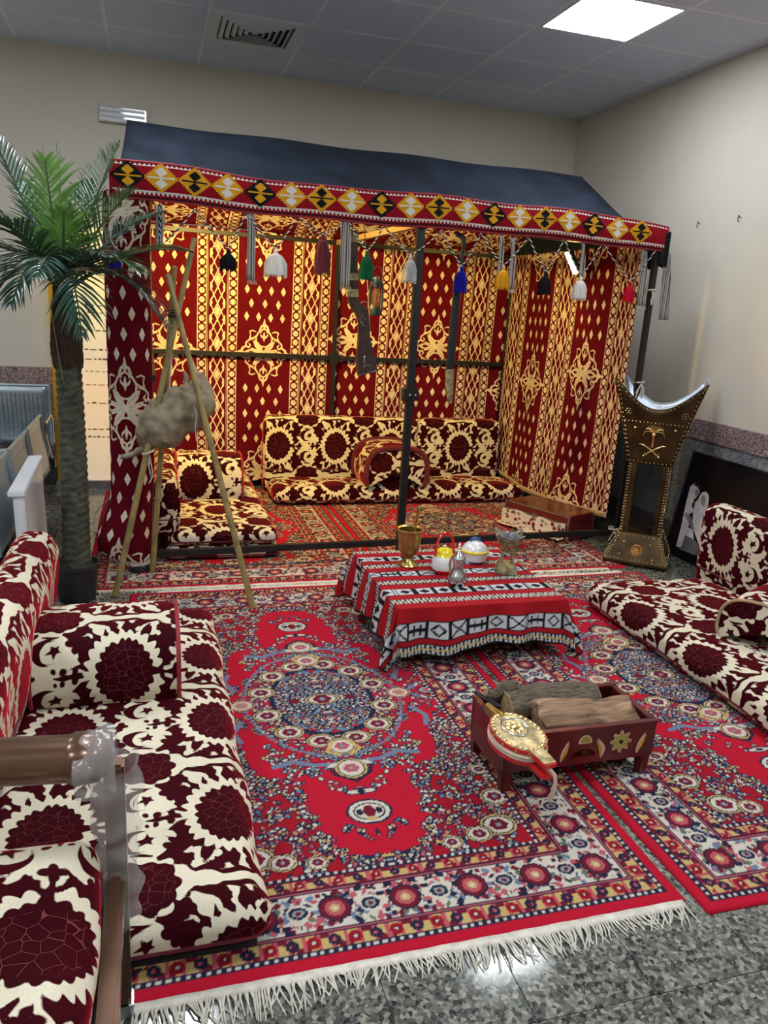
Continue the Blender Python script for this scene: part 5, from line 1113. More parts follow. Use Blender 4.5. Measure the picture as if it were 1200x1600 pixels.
MB(fm).prism(oval(1), .038, .050).build('upper_board', M['red_enamel'], t, smooth=0)
M['embossed'] = mk('embossed_brass', (.58, .50, .30), .38, .9, var=.35, ns=30, bump=1., bs=70)
face = MB(fm).prism([(x * .97, y * .96) for x, y in oval(1)], .050, .0525).build('brass_face', M['embossed'], t, smooth=0)
for i in range(0, 60, 2): a = 2 * PI * i / 60; MB(fm).ball((.094 * math.cos(a), .070 * math.sin(a), .0535), .0062, 8, (1, 1, .5)).build('embossed_scallop', M['gold'], face)
m = MB(fm)
for k in range(7): m.ball((-.02 + .022 * math.cos(k * .9), .022 * math.sin(k * .9), .0535), .009, 8, (1, 1, .45))
m.ball((-.02, 0, .055), .012, 8, (1, 1, .5)); m.build('embossed_flower', M['gold'], face)
MB(fm).tube([(-.02 + .048 * math.cos(q), .038 * math.sin(q), .0535) for q in np.linspace(0, 2 * PI, 30)[:-1]], .003, 6, closed=True).build('embossed_border', M['silver'], face)
for i in range(16): a = 2 * PI * i / 16 + .2; 
for i in range(14):
    a = 2 * PI * i / 14 + .1
    if abs(a) > .3 and a < 2 * PI - .3: MB(fm).ball((.106 * math.cos(a), .081 * math.sin(a), .044), .0038, 6).build('nail', M['gold'], t)
MB(fm).tube([(-.088, 0, .028), (-.12, 0, .030), (-.15, 0, .032), (-.175, 0, .034)], [.030, .022, .016, .012], 14).build('nozzle', M['brass'], t)
MB(fm).tube([(.165, 0, .03), (.19, .0, .03), (.20, .0, .01), (.195, .0, -.03), (.185, .0, -.06)], .009, 8, .35).build('strap', M['cream_leather'], t)
# ---------------------------------------------------------------- tall incense burner (right)
p0 = np.array([3.02, 4.105, .0125]); fm = frame_at(p0, -.68)
t = thing('incense_burner', 'tall dark bronze incense burner with horned top, studs and palm emblem', 'incense burner', p0)
def sq(h, z): return [(-h, -h, z), (h, -h, z), (h, h, z), (-h, h, z)]
def frustum(lv):
    m = MB(fm); vs = [q for h, z in lv for q in sq(h, z)]; n = len(lv)
    m.put(vs, [(3, 2, 1, 0)] + [(4 * j + i, 4 * j + (i + 1) % 4, 4 * j + 4 + (i + 1) % 4, 4 * j + 4 + i) for j in range(n - 1) for i in range(4)] + [(4 * n - 4, 4 * n - 3, 4 * n - 2, 4 * n - 1)]); return m
base = frustum([(.195, .0), (.195, .018), (.125, .190)]).build('base', M['dark_bronze'], t, smooth=0, bevel=.003)
HB, HT, Z0, Z1, Z2 = .112, .122, .190, .640, .660
for sx in (-1, 1):
    for sy in (-1, 1):
        m = MB(fm); x0, x1 = sx * .120, sx * .122; w = .046
        m.put([(x0, sy * .120, .19), (x0 - sx * w, sy * .120, .19), (x0 - sx * w, sy * (.120 - w), .19), (x0, sy * (.120 - w), .19), (x1, sy * .122, .645), (x1 - sx * w, sy * .122, .645), (x1 - sx * w, sy * (.122 - w), .645), (x1, sy * (.122 - w), .645)],
              [(3, 2, 1, 0), (4, 5, 6, 7), (0, 1, 5, 4), (1, 2, 6, 5), (2, 3, 7, 6), (3, 0, 4, 7)]); m.build('column', M['brass_dark'] if 'brass_dark' in M else M['dark_bronze'], t, smooth=0, bevel=.003)
HW0, HW1, ZN, ZH, ZS = .130, .262, .645, 1.165, .985
def wall_pt(g, f):
    """front wall: g across -1..1, f up 0..1 ; returns local (x, y, z) for the -y face"""
    h0 = HW0 + (HW1 - HW0) * f; ztop = ZS + (ZH - ZS) * abs(g) ** 2.2; z = ZN + (ztop - ZN) * f
    hh = HW0 + (HW1 - HW0) * ((z - ZN) / (ZH - ZN)) ** 1.12
    return hh, z
for a in range(4):
    c, s = math.cos(a * PI / 2), math.sin(a * PI / 2)
    def wp(g, f, o=0., c=c, s=s):
        hh, z = wall_pt(g, f); x, y = hh * g, -(hh + o); return (c * x - s * y, s * x + c * y, z)
    rows = [[wp(-1 + 2 * i / 24, j / 10) for i in range(25)] for j in range(11)]
    w = MB(fm).grid(rows).build('side_panel', M['dark_bronze'], t, thick=.006)
    MB(fm).grid([[wp(-.97 + 1.94 * i / 24, .62 + .375 * j / 6, -.010) for i in range(25)] for j in range(7)]).build('lining', M['tin'], t, thick=.004)
    MB(fm).tube(rows[-1], .005, 6).build('rim', M['dark_bronze'] if a == 0 else M['tin'], t)
    # stud rows
    studs = [wp(g, .975, .004) for g in np.linspace(-.96, .96, 23)] + [wp(g, .02 + 0, .004) for g in np.linspace(-.92, .92, 11)] + [wp(sx * .955, f, .004) for sx in (-1, 1) for f in np.linspace(.08, .93, 17)]
    zl = .905
    for g in np.linspace(-.93, .93, 17):
        ztop = ZS + (ZH - ZS) * abs(g) ** 2.2; studs.append(wp(g, (zl - ZN) / (ztop - ZN), .004))
    for sx in (-1, 1):
        for k in range(7):
            q = (0, 0) if k == 6 else (.016 * math.cos(k * PI / 3), .016 * math.sin(k * PI / 3)); zt = .965 + q[1]; g = sx * .78 + q[0] / .2
            ztop = ZS + (ZH - ZS) * abs(g) ** 2.2; studs.append(wp(g, min((zt - ZN) / (ztop - ZN), .95), .004))
    hx = lambda z: .195 + (.125 - .195) * (z - .018) / .172
    for f in np.linspace(0, 1, 15): studs += [tuple((c * x - s * y, s * x + c * y, z) for x, y, z in [(-hx(.03) * .95 + 2 * hx(.03) * .95 * f, -hx(.03), .03)])[0]]
    for f in np.linspace(0, 1, 9): studs += [tuple((c * x - s * y, s * x + c * y, z) for x, y, z in [(-hx(.178) * .93 + 2 * hx(.178) * .93 * f, -hx(.178), .178)])[0]]
    for f in np.linspace(.1, .9, 9):
        z = .03 + .148 * f
        for sx in (-1, 1): studs += [tuple((c * x - s * y, s * x + c * y, zz) for x, y, zz in [(sx * hx(z) * .93, -hx(z) - .001, z)])[0]]
    for f in np.linspace(.02, .98, 24):
        for sx in (-1, 1): x, y = sx * .112, -.1225; studs.append((c * x - s * y, s * x + c * y, .195 + .445 * f))
    m = MB(fm)
    for q in studs: m.ball(q, .0044, 6)
    o = m.build('studs', M['gold'], w); o['kind'] = 'stuff'
    m = MB(fm)
    for g, f in ((-.62, .55), (.66, .55)): m.ball(wp(g, f, .004), .009, 8)
    for bx, bz in ((-.085, .135), (.075, .135), (-.10, .06), (.10, .05)): x, y = bx, -hx(bz) - .002; m.ball((c * x - s * y, s * x + c * y, bz), .008, 8)
    o = m.build('boss', M['gold'], w); o['kind'] = 'stuff'
    if a == 0:
        # rosette on the base
        cz = .092; y = -hx(cz) - .004; m = MB(fm)
        for k in range(12): q = k * PI / 6; m.ball((.030 * math.cos(q), y + .3 * .030 * math.sin(q) * -1 * -1 if False else y + .030 * math.sin(q) * .407, cz + .030 * math.sin(q)), .0095, 8, (1, .5, 1))
        for k in range(7): q = k * PI / 3.5; m.ball((.015 * math.cos(q), y - .004 + .015 * math.sin(q) * .407, cz + .015 * math.sin(q)), .008, 8, (1, .5, 1))
        m.ball((0, y - .006, cz), .008); m.build('rosette', M['gold'], t)
        # palm tree over crossed swords, in relief
        def rp(x, z): hh = HW0 + (HW1 - HW0) * max(0, (z - ZN) / (ZH - ZN)) ** 1.12; return (x, -hh - .006, z)
        e = MB(fm); zc = .845
        e.tube([rp(0, .755), rp(0, .80), rp(.0, zc - .01)], [.0085, .007, .0075], 8)
        e.ball(rp(0, zc - .012), .013, 8)
        for q in (-1.6, -1.15, -.75, -.38, 0, .38, .75, 1.15, 1.6):
            dx, dz = math.sin(q), math.cos(q); e.tube([rp(0, zc), rp(dx * .030, zc + .010 + dz * .036), rp(dx * .052, zc + .004 + dz * .044), rp(dx * .066, zc - .026 + dz * .040)], [.0030, .0042, .0038, .0015], 6)
        e.build('palm_emblem', M['gold'], t)
        for sx in (-1, 1):
            e = MB(fm); e.tube([rp(-sx * .036, .700), rp(-sx * .012, .722), rp(sx * .025, .748), rp(sx * .055, .764), rp(sx * .078, .768)], [.004, .005, .0055, .005, .002], 7); e.tube([rp(-sx * .044, .716), rp(-sx * .026, .700)], .004, 6); e.ball(rp(-sx * .044, .695), .007, 8); e.build('sword_emblem', M['gold'], t)
MB(fm).box(-.13, .13, -.13, .13, .64, .655).build('floor_plate', M['dark_bronze'], t, bevel=.003)
# ---------------------------------------------------------------- chest and spotted cloth
A_, B_ = np.array((2.47, 4.97)), np.array((2.705, 4.465)); L_ = np.linalg.norm(B_ - A_); dirv = (B_ - A_) / L_; ang = math.atan2(dirv[1], dirv[0])
cen = (A_ + B_) / 2 + np.array((-dirv[1], dirv[0])) * .15
t = thing('suitcase_chest', 'dark red travelling chest with steel edges and brown lid inside the tent', 'chest', (cen[0], cen[1], .0125)); fm = frame_at((cen[0], cen[1], .0125), ang); hl = L_ / 2; hw = .15; CH = .175
MB(fm).box(-hl, hl, -hw, hw, 0, .120).build('body', M['chestred'], t, bevel=.004)
lid = MB(fm).box(-hl, hl, -hw, hw, .123, CH).build('lid', M['chestred'], t, bevel=.004); MB(fm).box(-hl + .012, hl - .012, -hw + .012, hw - .012, CH - .002, CH + .002).build('lid_top', M['chestbrown'], lid, smooth=0)
for z in (.004, .121, CH - .002):
    for y in (-hw, hw): MB(fm).box(-hl - .002, hl + .002, y - .006, y + .006, z - .006, z + .006).build('metal_edge', M['steel_dull'] if 'steel_dull' in M else M['steel'], t, smooth=0)
for x in (-hl, hl):
    for y in (-hw, hw): MB(fm).box(x - .007, x + .007, y - .007, y + .007, 0, CH + .001).build('corner_edge', M['steel'], t, smooth=0)
MB(fm).box(-.02, .02, -hw - .016, -hw, .112, .140).build('latch', M['steel'], t, bevel=.002); MB(fm).tube([(-.010, -hw - .012, .105), (-.008, -hw - .016, .085), (.008, -hw - .016, .085), (.010, -hw - .012, .105)], .002, 6).build('hasp', M['steel'], t)
rg = random.Random(4); nx_, nz_2 = 100, 46
G, H_ = np.meshgrid(np.linspace(-hl - .02, hl - .02, nx_), np.linspace(0, .24, nz_2)); sag = .02 * np.sin(G * 17)
drop = H_; zz = np.maximum(.118 - drop * .97 + .006 * np.sin(G * 30), .016); yy = -hw - .0085 - np.maximum(drop - .105, 0) * .85 - .010 * np.sin(G * 22 + 1) * (drop / .2)
cut_ = .16 + .06 * np.cos(G * 4.5); Cc = np.empty(G.shape + (3,)); Cc[:] = (.70, .66, .62)
for k in range(95):
    a, b = rg.uniform(-hl, hl), rg.uniform(0, .24); q = rg.uniform(.010, .016); Cc[np.hypot((G - a), (H_ - b) * 1.1) < q] = (.20, .008, .014) if k % 4 else (.22, .20, .20)
V = np.stack([G, yy, zz], -1).reshape(-1, 3); Fq = quads(nz_2, nx_); keep = (H_.ravel()[Fq] < cut_.ravel()[Fq]).all(1)
t = thing('spotted_cloth', 'white cloth with red spots hanging down the chest front', 'cloth', (cen[0], cen[1], .0125)); np_mesh('cloth', np.array([fm @ Vector(v) for v in V]), Fq[keep], {'col': Cc.reshape(-1, 3)}, M['cloth'], t, thick=.003)
# ---------------------------------------------------------------- picture leaning on the right wall
y_far, y_near = 4.235, 3.00
t = thing('framed_photo', 'large dark photograph of two figures in white robes leaning on the right wall', 'picture', (3.36, 3.6, 0)); 
Mx = Matrix(((0, -.150, -.9887, 3.345), (-1, 0, 0, y_far), (0, .9887, -.150, .003), (0, 0, 0, 1)))          # local x along the wall towards the camera, y up the leaning face, z into the room... towards wall negative
Mx = Matrix.Translation(Vector((3.325, y_far, .004))) @ Matrix(((0, .150, -.9887, 0), (-1, 0, 0, 0), (0, .9887, .150, 0), (0, 0, 0, 1)))
PW, PH = y_far - y_near, .70
MB(Mx).box(0, PW, 0, PH, -.018, 0).build('board', M['photo_black'], t, bevel=.002)
for a, b, c, d in ((0, PW, -.004, .004), (0, PW, PH - .004, PH + .004), (-.004, .004, 0, PH), (PW - .004, PW + .004, 0, PH)): MB(Mx).box(a, b, c, d, -.020, .003).build('frame_edge', M['steel'], t, smooth=0)
def on_pic(zx, zy):
    """measured point of the print -> board coordinates"""
    d = _ray(1000 + zx / 4.705, 560 + zy / 4.705); Mi = Mx.inverted(); o = Mi @ Vector(tuple(CAMP)); q = Mi @ Vector(tuple(CAMP + d)) - o; s_ = -o.z / q.z; p = o + q * s_; return (p.x, p.y)
def pic(poly, mat, h):
    P = [on_pic(*q) for q in poly]; MB(Mx).prism(P, 0, h).build('print', M[mat], t, smooth=0)
pic([(400, 918), (432, 940), (438, 985), (422, 1012), (395, 1040), (390, 1080), (392, 1130), (352, 1150), (378, 1185), (352, 1240), (388, 1262), (395, 1330), (332, 1300), (300, 1390), (265, 1382), (300, 1250), (340, 1060), (370, 940)], 'photo_white', .0008)
pic([(410, 962), (434, 968), (430, 1000), (412, 1012), (402, 990)], 'photo_mid', .0016); pic([(398, 922), (420, 928), (440, 958), (436, 966), (416, 938), (398, 932)], 'photo_black', .0022)
pic([(458, 984), (488, 980), (508, 1012), (500, 1090), (480, 1130), (468, 1200), (448, 1330), (434, 1372), (405, 1290), (385, 1200), (392, 1130), (405, 1060), (432, 1030), (445, 1000)], 'photo_white', .0012)
pic([(467 + 18 * math.cos(a), 1046 + 40 * math.sin(a)) for a in np.linspace(0, 2 * PI, 20)[:-1]], 'photo_mid', .0019)
pic([(332, 1302), (396, 1332), (440, 1380), (430, 1455), (280, 1398), (304, 1385)], 'photo_grey', .0016); pic([(318, 1140), (352, 1132), (372, 1170), (400, 1280), (380, 1250), (345, 1180)], 'photo_mid', .0024); pic([(386, 1060), (398, 1062), (392, 1100), (384, 1095)], 'photo_black', .0026)
# ---------------------------------------------------------------- potted palm
tp = np.array([-.378, 3.86, .008]); t = thing('potted_palm', 'artificial palm tree with feathery fronds in a black plastic pot', 'plant', tp)
MB(frame_at(tp)).lathe([(.085, 0), (.088, .004), (.103, .16), (.112, .165), (.112, .185), (.104, .187), (.098, .165), (.09, .15), (0, .15)], n=36, cap=False).build('pot', M['pot'], t)
MB(frame_at(tp)).lathe([(0, .162), (.05, .165), (.097, .158)], n=24, cap=False).build('soil', M['soil'], t)
zt0, zt1 = .15, 1.16; n, mrow = 40, 170; rows = []
ctr = lambda z: (tp[0] + .012 * math.sin(z * 2) - .004, tp[1] + .01 * math.sin(z * 3), z)
for j in range(mrow):
    z = zt0 + (zt1 - zt0) * j / (mrow - 1); row = []; cx_, cy_, _ = ctr(z); r0 = .062 - .010 * (z - zt0) + (.010 * math.exp(-(z - zt0) / .05))
    for k in range(n):
        a = 2 * PI * k / n; ph = z / .036 + .35 * abs(((a * 5 / (2 * PI)) % 1) - .5) * 2 + .5 * (int(a * 5 / (2 * PI)) % 2); tooth = (ph % 1); r = r0 + .0085 * tooth ** 1.5
        row.append((cx_ + r * math.cos(a), cy_ + r * math.sin(a), z + .002 * tooth))
    rows.append(row)
MB().grid(rows, closed=True).build('trunk', M['trunk'], t, smooth=60)
rows = []
for j in range(26):
    z = 1.14 + .36 * j / 25; cx_, cy_, _ = ctr(z); r0 = .060 + .010 * math.sin(j * .2) - .012 * (j / 25)
    rows.append([(cx_ + (r0 + .006 * math.sin(9 * a + j * .7)) * math.cos(a), cy_ + (r0 + .006 * math.sin(9 * a + j * .7)) * math.sin(a), z + .004 * math.sin(5 * a)) for a in np.linspace(0, 2 * PI, 37)[:-1]])
MB().grid(rows, closed=True).build('fibre_sheath', M['fibre'], t, smooth=60)
crown = np.array(ctr(1.46))
def frond(tip, lift, mat, nleaf=26, wl=.19, seed=0, droop=.5, stiff=1.):
    rg = random.Random(seed); tip = np.array(tip, float); P = []; nleaf = int(nleaf * .92); wl = wl * 1.28
    ctrl = crown + (tip - crown) * .5 + np.array([0, 0, lift])
    for f in np.linspace(0, 1, 16): P.append((1 - f) ** 2 * crown + 2 * f * (1 - f) * ctrl + f * f * tip)
    fr_ = MB().tube([tuple(p) for p in P], [.0085 - .006 * i / 15 for i in range(16)], 6).build('frond', M['stem'], t); m = MB()
    for k in range(nleaf):
        f = .20 + .80 * k / (nleaf - 1); i = min(int(f * 15), 14); g = f * 15 - i; p = Vector(P[i] + (P[i + 1] - P[i]) * g); tg = Vector(P[i + 1] - P[i]).normalized(); sd = tg.cross(Vector((0, 0, 1)))
        sd = sd.normalized() if sd.length > .05 else Vector((1, 0, 0)); nrm = sd.cross(tg).normalized(); Lf = wl * (math.sin(PI * (.18 + .80 * f)) ** .6) * rg.uniform(.85, 1.1)
        for s in (-1, 1):
            ang_ = math.radians(62 - 34 * f + rg.uniform(-6, 6)); d = (tg * math.cos(ang_) + sd * s * math.sin(ang_)).normalized(); d = (d + nrm * .28 * stiff).normalized()
            q = []; w0 = .0062
            for e in (0, .25, .5, .75, 1.):
                c_ = p + d * (Lf * e) + Vector((0, 0, -1)) * (droop * Lf * e * e * .55); w = w0 * (.6 + 1.6 * e * (1 - e) * 1.6) * (1 - e ** 3 * .95); sdv = d.cross(nrm).normalized(); q.append((c_ - sdv * w - nrm * -.0022, c_, c_ + sdv * w - nrm * -.0022))
            vs = [v for row in q for v in row]; m.put(vs, [(3 * r + cidx, 3 * r + cidx + 1, 3 * r + cidx + 4, 3 * r + cidx + 3) for r in range(4) for cidx in range(2)])
    o = m.build('leaflets', M[mat], fr_, smooth=60); o['kind'] = 'stuff'
M['stem'] = mk('frond_stem', (.05, .085, .03), .5)
F_ = lambda x, y, Y: yp(x, y, Y)
frond(F_(70, 250, 3.72), .03, 'leaf_young', 26, .20, 1, .35); frond(F_(182, 232, 4.0), .06, 'leaf', 26, .18, 2, .3); frond(F_(-12, 215, 3.95), .06, 'leaf_dark', 26, .20, 3, .5)
frond(F_(-70, 300, 3.8), .16, 'leaf', 26, .20, 4, .7); frond(F_(-25, 500, 3.75), .34, 'leaf_dark', 26, .20, 5, .8); frond(F_(287, 392, 3.85), .14, 'leaf', 28, .19, 6, .6); frond(F_(252, 500, 3.7), .30, 'leaf_dark', 26, .17, 7, .6)
frond(F_(128, 520, 3.40), .34, 'leaf_dark', 26, .17, 8, .7); frond(F_(20, 470, 3.45), .30, 'leaf_dark', 24, .17, 9, .7); frond(F_(245, 335, 4.15), .13, 'leaf_dark', 26, .17, 10, .5); frond(F_(140, 285, 4.2), .05, 'leaf_dark', 24, .16, 11, .4)
frond(F_(40, 290, 4.15), .05, 'leaf', 24, .17, 12, .4); frond(F_(-60, 400, 3.9), .22, 'leaf_dark', 24, .19, 13, .7); frond(F_(205, 300, 3.75), .10, 'leaf', 26, .17, 14, .5); frond(F_(215, 425, 3.6), .20, 'leaf', 24, .15, 15, .6)
frond(F_(100, 330, 3.6), .05, 'leaf_young', 20, .14, 16, .4); frond(F_(60, 430, 3.3), .22, 'leaf_dark', 24, .17, 17, .6); frond(F_(-10, 345, 3.6), .14, 'leaf', 24, .18, 18, .6); frond(F_(165, 400, 3.35), .16, 'leaf_dark', 22, .15, 19, .6)
for q, (px, py) in enumerate(((93, 232), (66, 225), (88, 222))): p = F_(px, py, 3.88); MB().tube([tuple(crown + np.array([.01 * q, 0, 0])), tuple((crown + p) / 2 + np.array([.01 * (q - 1), 0, 0])), tuple(p)], [.005, .004, .0012], 5).build('new_shoot', M['leaf_young'], t)
# dry hanging leaf base
MB().tube([tuple(crown + np.array([-.05, -.03, -.05])), tuple(F_(92, 560, 3.78)), tuple(F_(100, 600, 3.78))], [.008, .006, .002], 6, .4).build('dry_stalk', M['bamboo'], t)
# ---------------------------------------------------------------- bamboo tripod and hide churn
t = thing('bamboo_tripod', 'tripod of three bamboo poles lashed together with the hide bag hung from it', 'tripod', (.08, 3.9, 0))
knot = yp(272, 490, 3.93)
def pole(foot, topz_px, Y, r, jit):
    foot = np.array(foot); foot[2] = .010; top = yp(*topz_px, Y); d = top - foot; L = np.linalg.norm(d); pts, rs = [], []; n = 44
    for i in range(n):
        f = i / (n - 1); nd = abs(((f * 7 + jit) % 1) - .5) * 2; pts.append(tuple(foot + d * f)); rs.append((r * (1.08 - .28 * f)) * (1 + .16 * max(0, nd - .9) * 10 * .9))
    po = MB().tube(pts, rs, 12).build('pole', M['bamboo'], t)
    return po
pole(zp(395, 952, 0), (262, 428), 3.86, .0150, .1); pole(zp(180, 933, 0), (304, 372), 3.93, .0150, .5); pole(zp(238, 896, 0), (273, 416), 3.90, .0150, .8)
m = MB()
for k in range(4): m.tube([(knot[0] + .030 * math.cos(a), knot[1] + .040 * math.sin(a), knot[2] - .012 + .008 * k + .004 * math.sin(a + k)) for a in np.linspace(0, 2 * PI, 18)[:-1]], .003, 5, closed=True)
m.build('lashing', M['black_metal'], t)
YBG = 3.962
bp_ = [(188, 714, .010), (200, 712, .013), (212, 708, .016), (222, 700, .022), (232, 684, .080), (244, 672, .116), (258, 662, .124), (274, 650, .106), (290, 638, .118), (304, 624, .110), (311, 608, .074), (312, 592, .030), (311, 582, .014)]
t = thing('hide_churn', 'grey goat hide churn bag slung between the bamboo poles', 'bag', yp(240, 712, YBG)); P = [yp(x, y, YBG - .02) for x, y, r in bp_]; PP, RR = [], []
for i in range(len(P) - 1):
    for f in np.linspace(0, 1, 5)[:-1]: PP.append(P[i] + (P[i + 1] - P[i]) * f); RR.append(bp_[i][2] + (bp_[i + 1][2] - bp_[i][2]) * f)
PP.append(P[-1]); RR.append(bp_[-1][2]); mm = MB().tube([tuple(p) for p in PP], RR, 40)
W = []
for v in mm.v:
    q = Vector(v); k = noise.noise(q * 12) * .014 + noise.noise(Vector((q.x * 30, q.y * 30, q.z * 75))) * .008 + noise.noise(q * 80) * .003; c_ = min(PP, key=lambda p: (p[0] - v[0]) ** 2 + (p[1] - v[1]) ** 2 + (p[2] - v[2]) ** 2); d = q - Vector(tuple(c_)); r_ = d.length
    if r_ > .02: q = q + d.normalized() * k
    W.append(tuple(q))
mm.v = W; mm.build('body', M['hide'], t, smooth=70)
a = yp(232, 627, YBG - .05)
MB().grid([[tuple(np.array(a) + np.array([.085 * g + .01 * f, .03 * math.sin(2 * g) - .02 * f, .012 * math.sin(3 * g) - .10 * f + .02 * g])) for g in np.linspace(0, 1, 9)] for f in np.linspace(0, 1, 7)]).build('flap', M['hide'], t, thick=.006)
m = MB(); q0 = np.array(yp(232, 706, YBG - .06)); m.tube([tuple(q0 + np.array([.028 * math.cos(b), .03 * math.sin(b), .012 * math.cos(b)])) for b in np.linspace(0, 2 * PI, 14)[:-1]], .005, 6, closed=True); m.tube([tuple(q0), tuple(q0 + (.012, -.01, -.06)), tuple(q0 + (.02, 0, -.12)), tuple(q0 + (.0, 0, -.16))], .003, 5); m.tube([tuple(q0), tuple(q0 + (-.0, -.01, -.07)), tuple(q0 + (.012, 0, -.13))], .003, 5); m.build('neck_cord', M['string'], t)
for x0_, x1_ in ((264, 268), (309, 280)): MB().tube([tuple(yp(x0_, 620 if x0_ < 280 else 585, YBG - .02)), tuple((np.array(yp(x0_, 620 if x0_ < 280 else 585, YBG - .02)) + knot) / 2), tuple(knot)], .004, 6).build('sling', M['string'], t)
m = MB(); a = np.array(yp(300, 625, YBG - .125)); m.tube([tuple(a), tuple(a + (.022, -.01, -.07)), tuple(a + (.015, 0, -.14)), tuple(a + (.02, 0, -.20))], .0022, 5); m.build('thong', M['string'], t)
for k, (px, py) in enumerate(((291, 583), (307, 580), (314, 584))): p = np.array(yp(px, py, YBG)); MB().tube([tuple(p + (0, 0, -.05)), tuple(p + (.004 * k, 0, -.015)), tuple(p + (.012 * (k - 1), 0, .010))], [.020, .012, .006], 8).build('tied_leg', M['hide'], t)
# ---------------------------------------------------------------- rifle, lantern, sword hung from the tent front
YRF = 4.42; t = thing('rifle', 'old rifle with studded walnut stock hanging muzzle up inside the tent front', 'rifle', yp(575, 588, YRF))
fr_ = ((0, YRF, 0), (1, 0, 0), (0, 0, 1), (0, 1, 0)); pt = lambda x, y: (yp(x, y, YRF)[0], yp(x, y, YRF)[2])
MB().prism([pt(*q) for q in ((543, 468), (559, 468), (572, 482), (577, 500), (577, 528), (586, 560), (589, 580), (559, 588), (557, 560), (559, 530), (560, 505), (555, 490), (547, 478))], -.020, .020, fr_).build('stock', M['rifle'], t, bevel=.005)
MB().prism([pt(*q) for q in ((543, 380), (558, 380), (559, 468), (543, 468))], -.016, .016, fr_).build('fore_end', M['rifle'], t, bevel=.004)
for y0, y1 in ((361, 378), (427, 438), (452, 464)): MB().prism([pt(*q) for q in ((542, y0), (558.5, y0), (559, y1), (542, y1))], -.0185, .0185, fr_).build('metal_band', M['brass_pale'], t, bevel=.002)
a, b = yp(550, 362, YRF), yp(547, 338, YRF); MB().tube([tuple(a), tuple(b), (b[0], b[1], 1.975)], .010, 10).build('barrel', M['black_metal'], t)
p = yp(566, 474, YRF); MB().tube([(p[0], YRF, p[2] + .012), (p[0] + .028, YRF, p[2] + .008), (p[0] + .034, YRF, p[2] - .018), (p[0] + .012, YRF, p[2] - .034)], .003, 6).build('trigger_guard', M['steel'], t)
m = MB()
for q in [(562 + 2 * k, 492 + 3.5 * abs(k - 2)) for k in range(5)] + [(564 + k * 1.5, 503 + k * 2) for k in range(4)] + [(568, 525), (569, 543)] + [(560 + 3 * k, 586.5 - .8 * k) for k in range(10)]: p = yp(*q, YRF - .021); m.ball((p[0], YRF - .021, p[2]), .0028, 6)
o = m.build('studs', M['silver'], t); o['kind'] = 'stuff'
m = MB(); g = lambda x, y: tuple(yp(x, y, YRF - .021))
m.tube([g(570, 556), g(569, 564), g(570, 572)], .0035, 6); m.tube([g(570, 571), g(575, 570), g(579, 572)], .003, 6); m.ball(g(569, 558), .006, 6); m.ball(g(568, 573), .004, 6); m.build('inlay', M['silver'], t)
MB().tube([tuple(yp(569, 345, YRF)), tuple(yp(574, 440, YRF - .03)), tuple(yp(577, 490, YRF - .03)), tuple(yp(578, 528, YRF))], .0045, 6, .5).build('sling', M['tan_pipe'], t)
# kerosene lantern
YL = 4.62; c = yp(586, 492, YL); S = .0036; t = thing('lantern', 'blue hurricane lantern with glass globe behind the rifle', 'lantern', c); fm = frame_at(c)
MB(fm).lathe([(r * S, z * S) for r, z in [(0, -1), (9, -1), (10, 1), (10, 6), (6, 10), (5, 12)]], n=24).build('fuel_tank', M['tin_teal'] if 'tin_teal' in M else M['teal'], t)
MB(fm).lathe([(r * S, z * S) for r, z in [(4.5, 12), (7.5, 20), (8, 28), (6.5, 38), (4.5, 43)]], n=24, cap=False).build('glass_globe', M['glass'], t)
MB(fm).lathe([(r * S, z * S) for r, z in [(4.5, 43), (6, 45), (6, 50), (7, 52), (4, 58), (4, 62), (0, 63)]], n=24).build('chimney_cap', M['teal'], t)
for s in (-1, 1): MB(fm).tube([(s * 9 * S, 0, 6 * S), (s * 11 * S, 0, 12 * S), (s * 11 * S, 0, 44 * S), (s * 8 * S, 0, 54 * S), (s * 3.5 * S, 0, 57 * S)], .0065, 8).build('side_tube', M['teal'], t)
MB(fm).lathe([(3 * S, 11 * S), (3.5 * S, 13 * S), (1.5 * S, 17 * S), (0, 17.2 * S)], n=16).build('burner', M['brass'], t)
MB(fm).tube([(11 * S * math.cos(q), 0, 52 * S + 26 * S * math.sin(q)) for q in np.linspace(0, PI, 16)], .0022, 6).build('bail_handle', M['steel'], t)
MB(fm).tube([(0, 0, 78 * S), (0, 0, 1.97 - c[2])], .0016, 5).build('hanging_wire', M['black_metal'], t)
# sword
YS_ = fy(1.7) + .02; t = thing('sword', 'curved sword in a black scabbard hanging hilt up from the tent front', 'sword', yp(704, 628, YS_)); g = lambda x, y: tuple(yp(x, y, YS_))
MB().tube([g(716, 366), g(724, 372), g(725, 385), g(722, 400), g(719, 412)], [.014, .016, .012, .011, .012], 10, .7).build('grip', M['black_metal'], t); MB().ball(g(715, 366), .016, 10, (1, .7, 1)).build('pommel', M['black_metal'], t)
MB().tube([g(711, 404), g(720, 413), g(731, 415)], [.006, .008, .006], 8).build('cross_guard', M['black_metal'], t); MB().tube([g(719, 413), g(717, 422), g(716, 432)], [.013, .015, .014], 10, .6).build('locket', M['silver'], t)
sc_ = MB().tube([g(716, 430), g(713, 470), g(709, 510), g(705, 550), g(703, 578)], [.010, .0105, .011, .011, .0105], 12, 2.5).build('scabbard', M['black_metal'], t)
MB().tube([g(703, 577), g(702, 600), g(703, 620), g(704, 630)], [.0112, .0106, .0085, .004], 12, 2.5).build('chape', M['brass_pale'], t)
MB().tube([g(716, 366), (g(716, 366)[0], g(716, 366)[1], 1.955)], .003, 5).build('hanging_cord', M['string'], t)
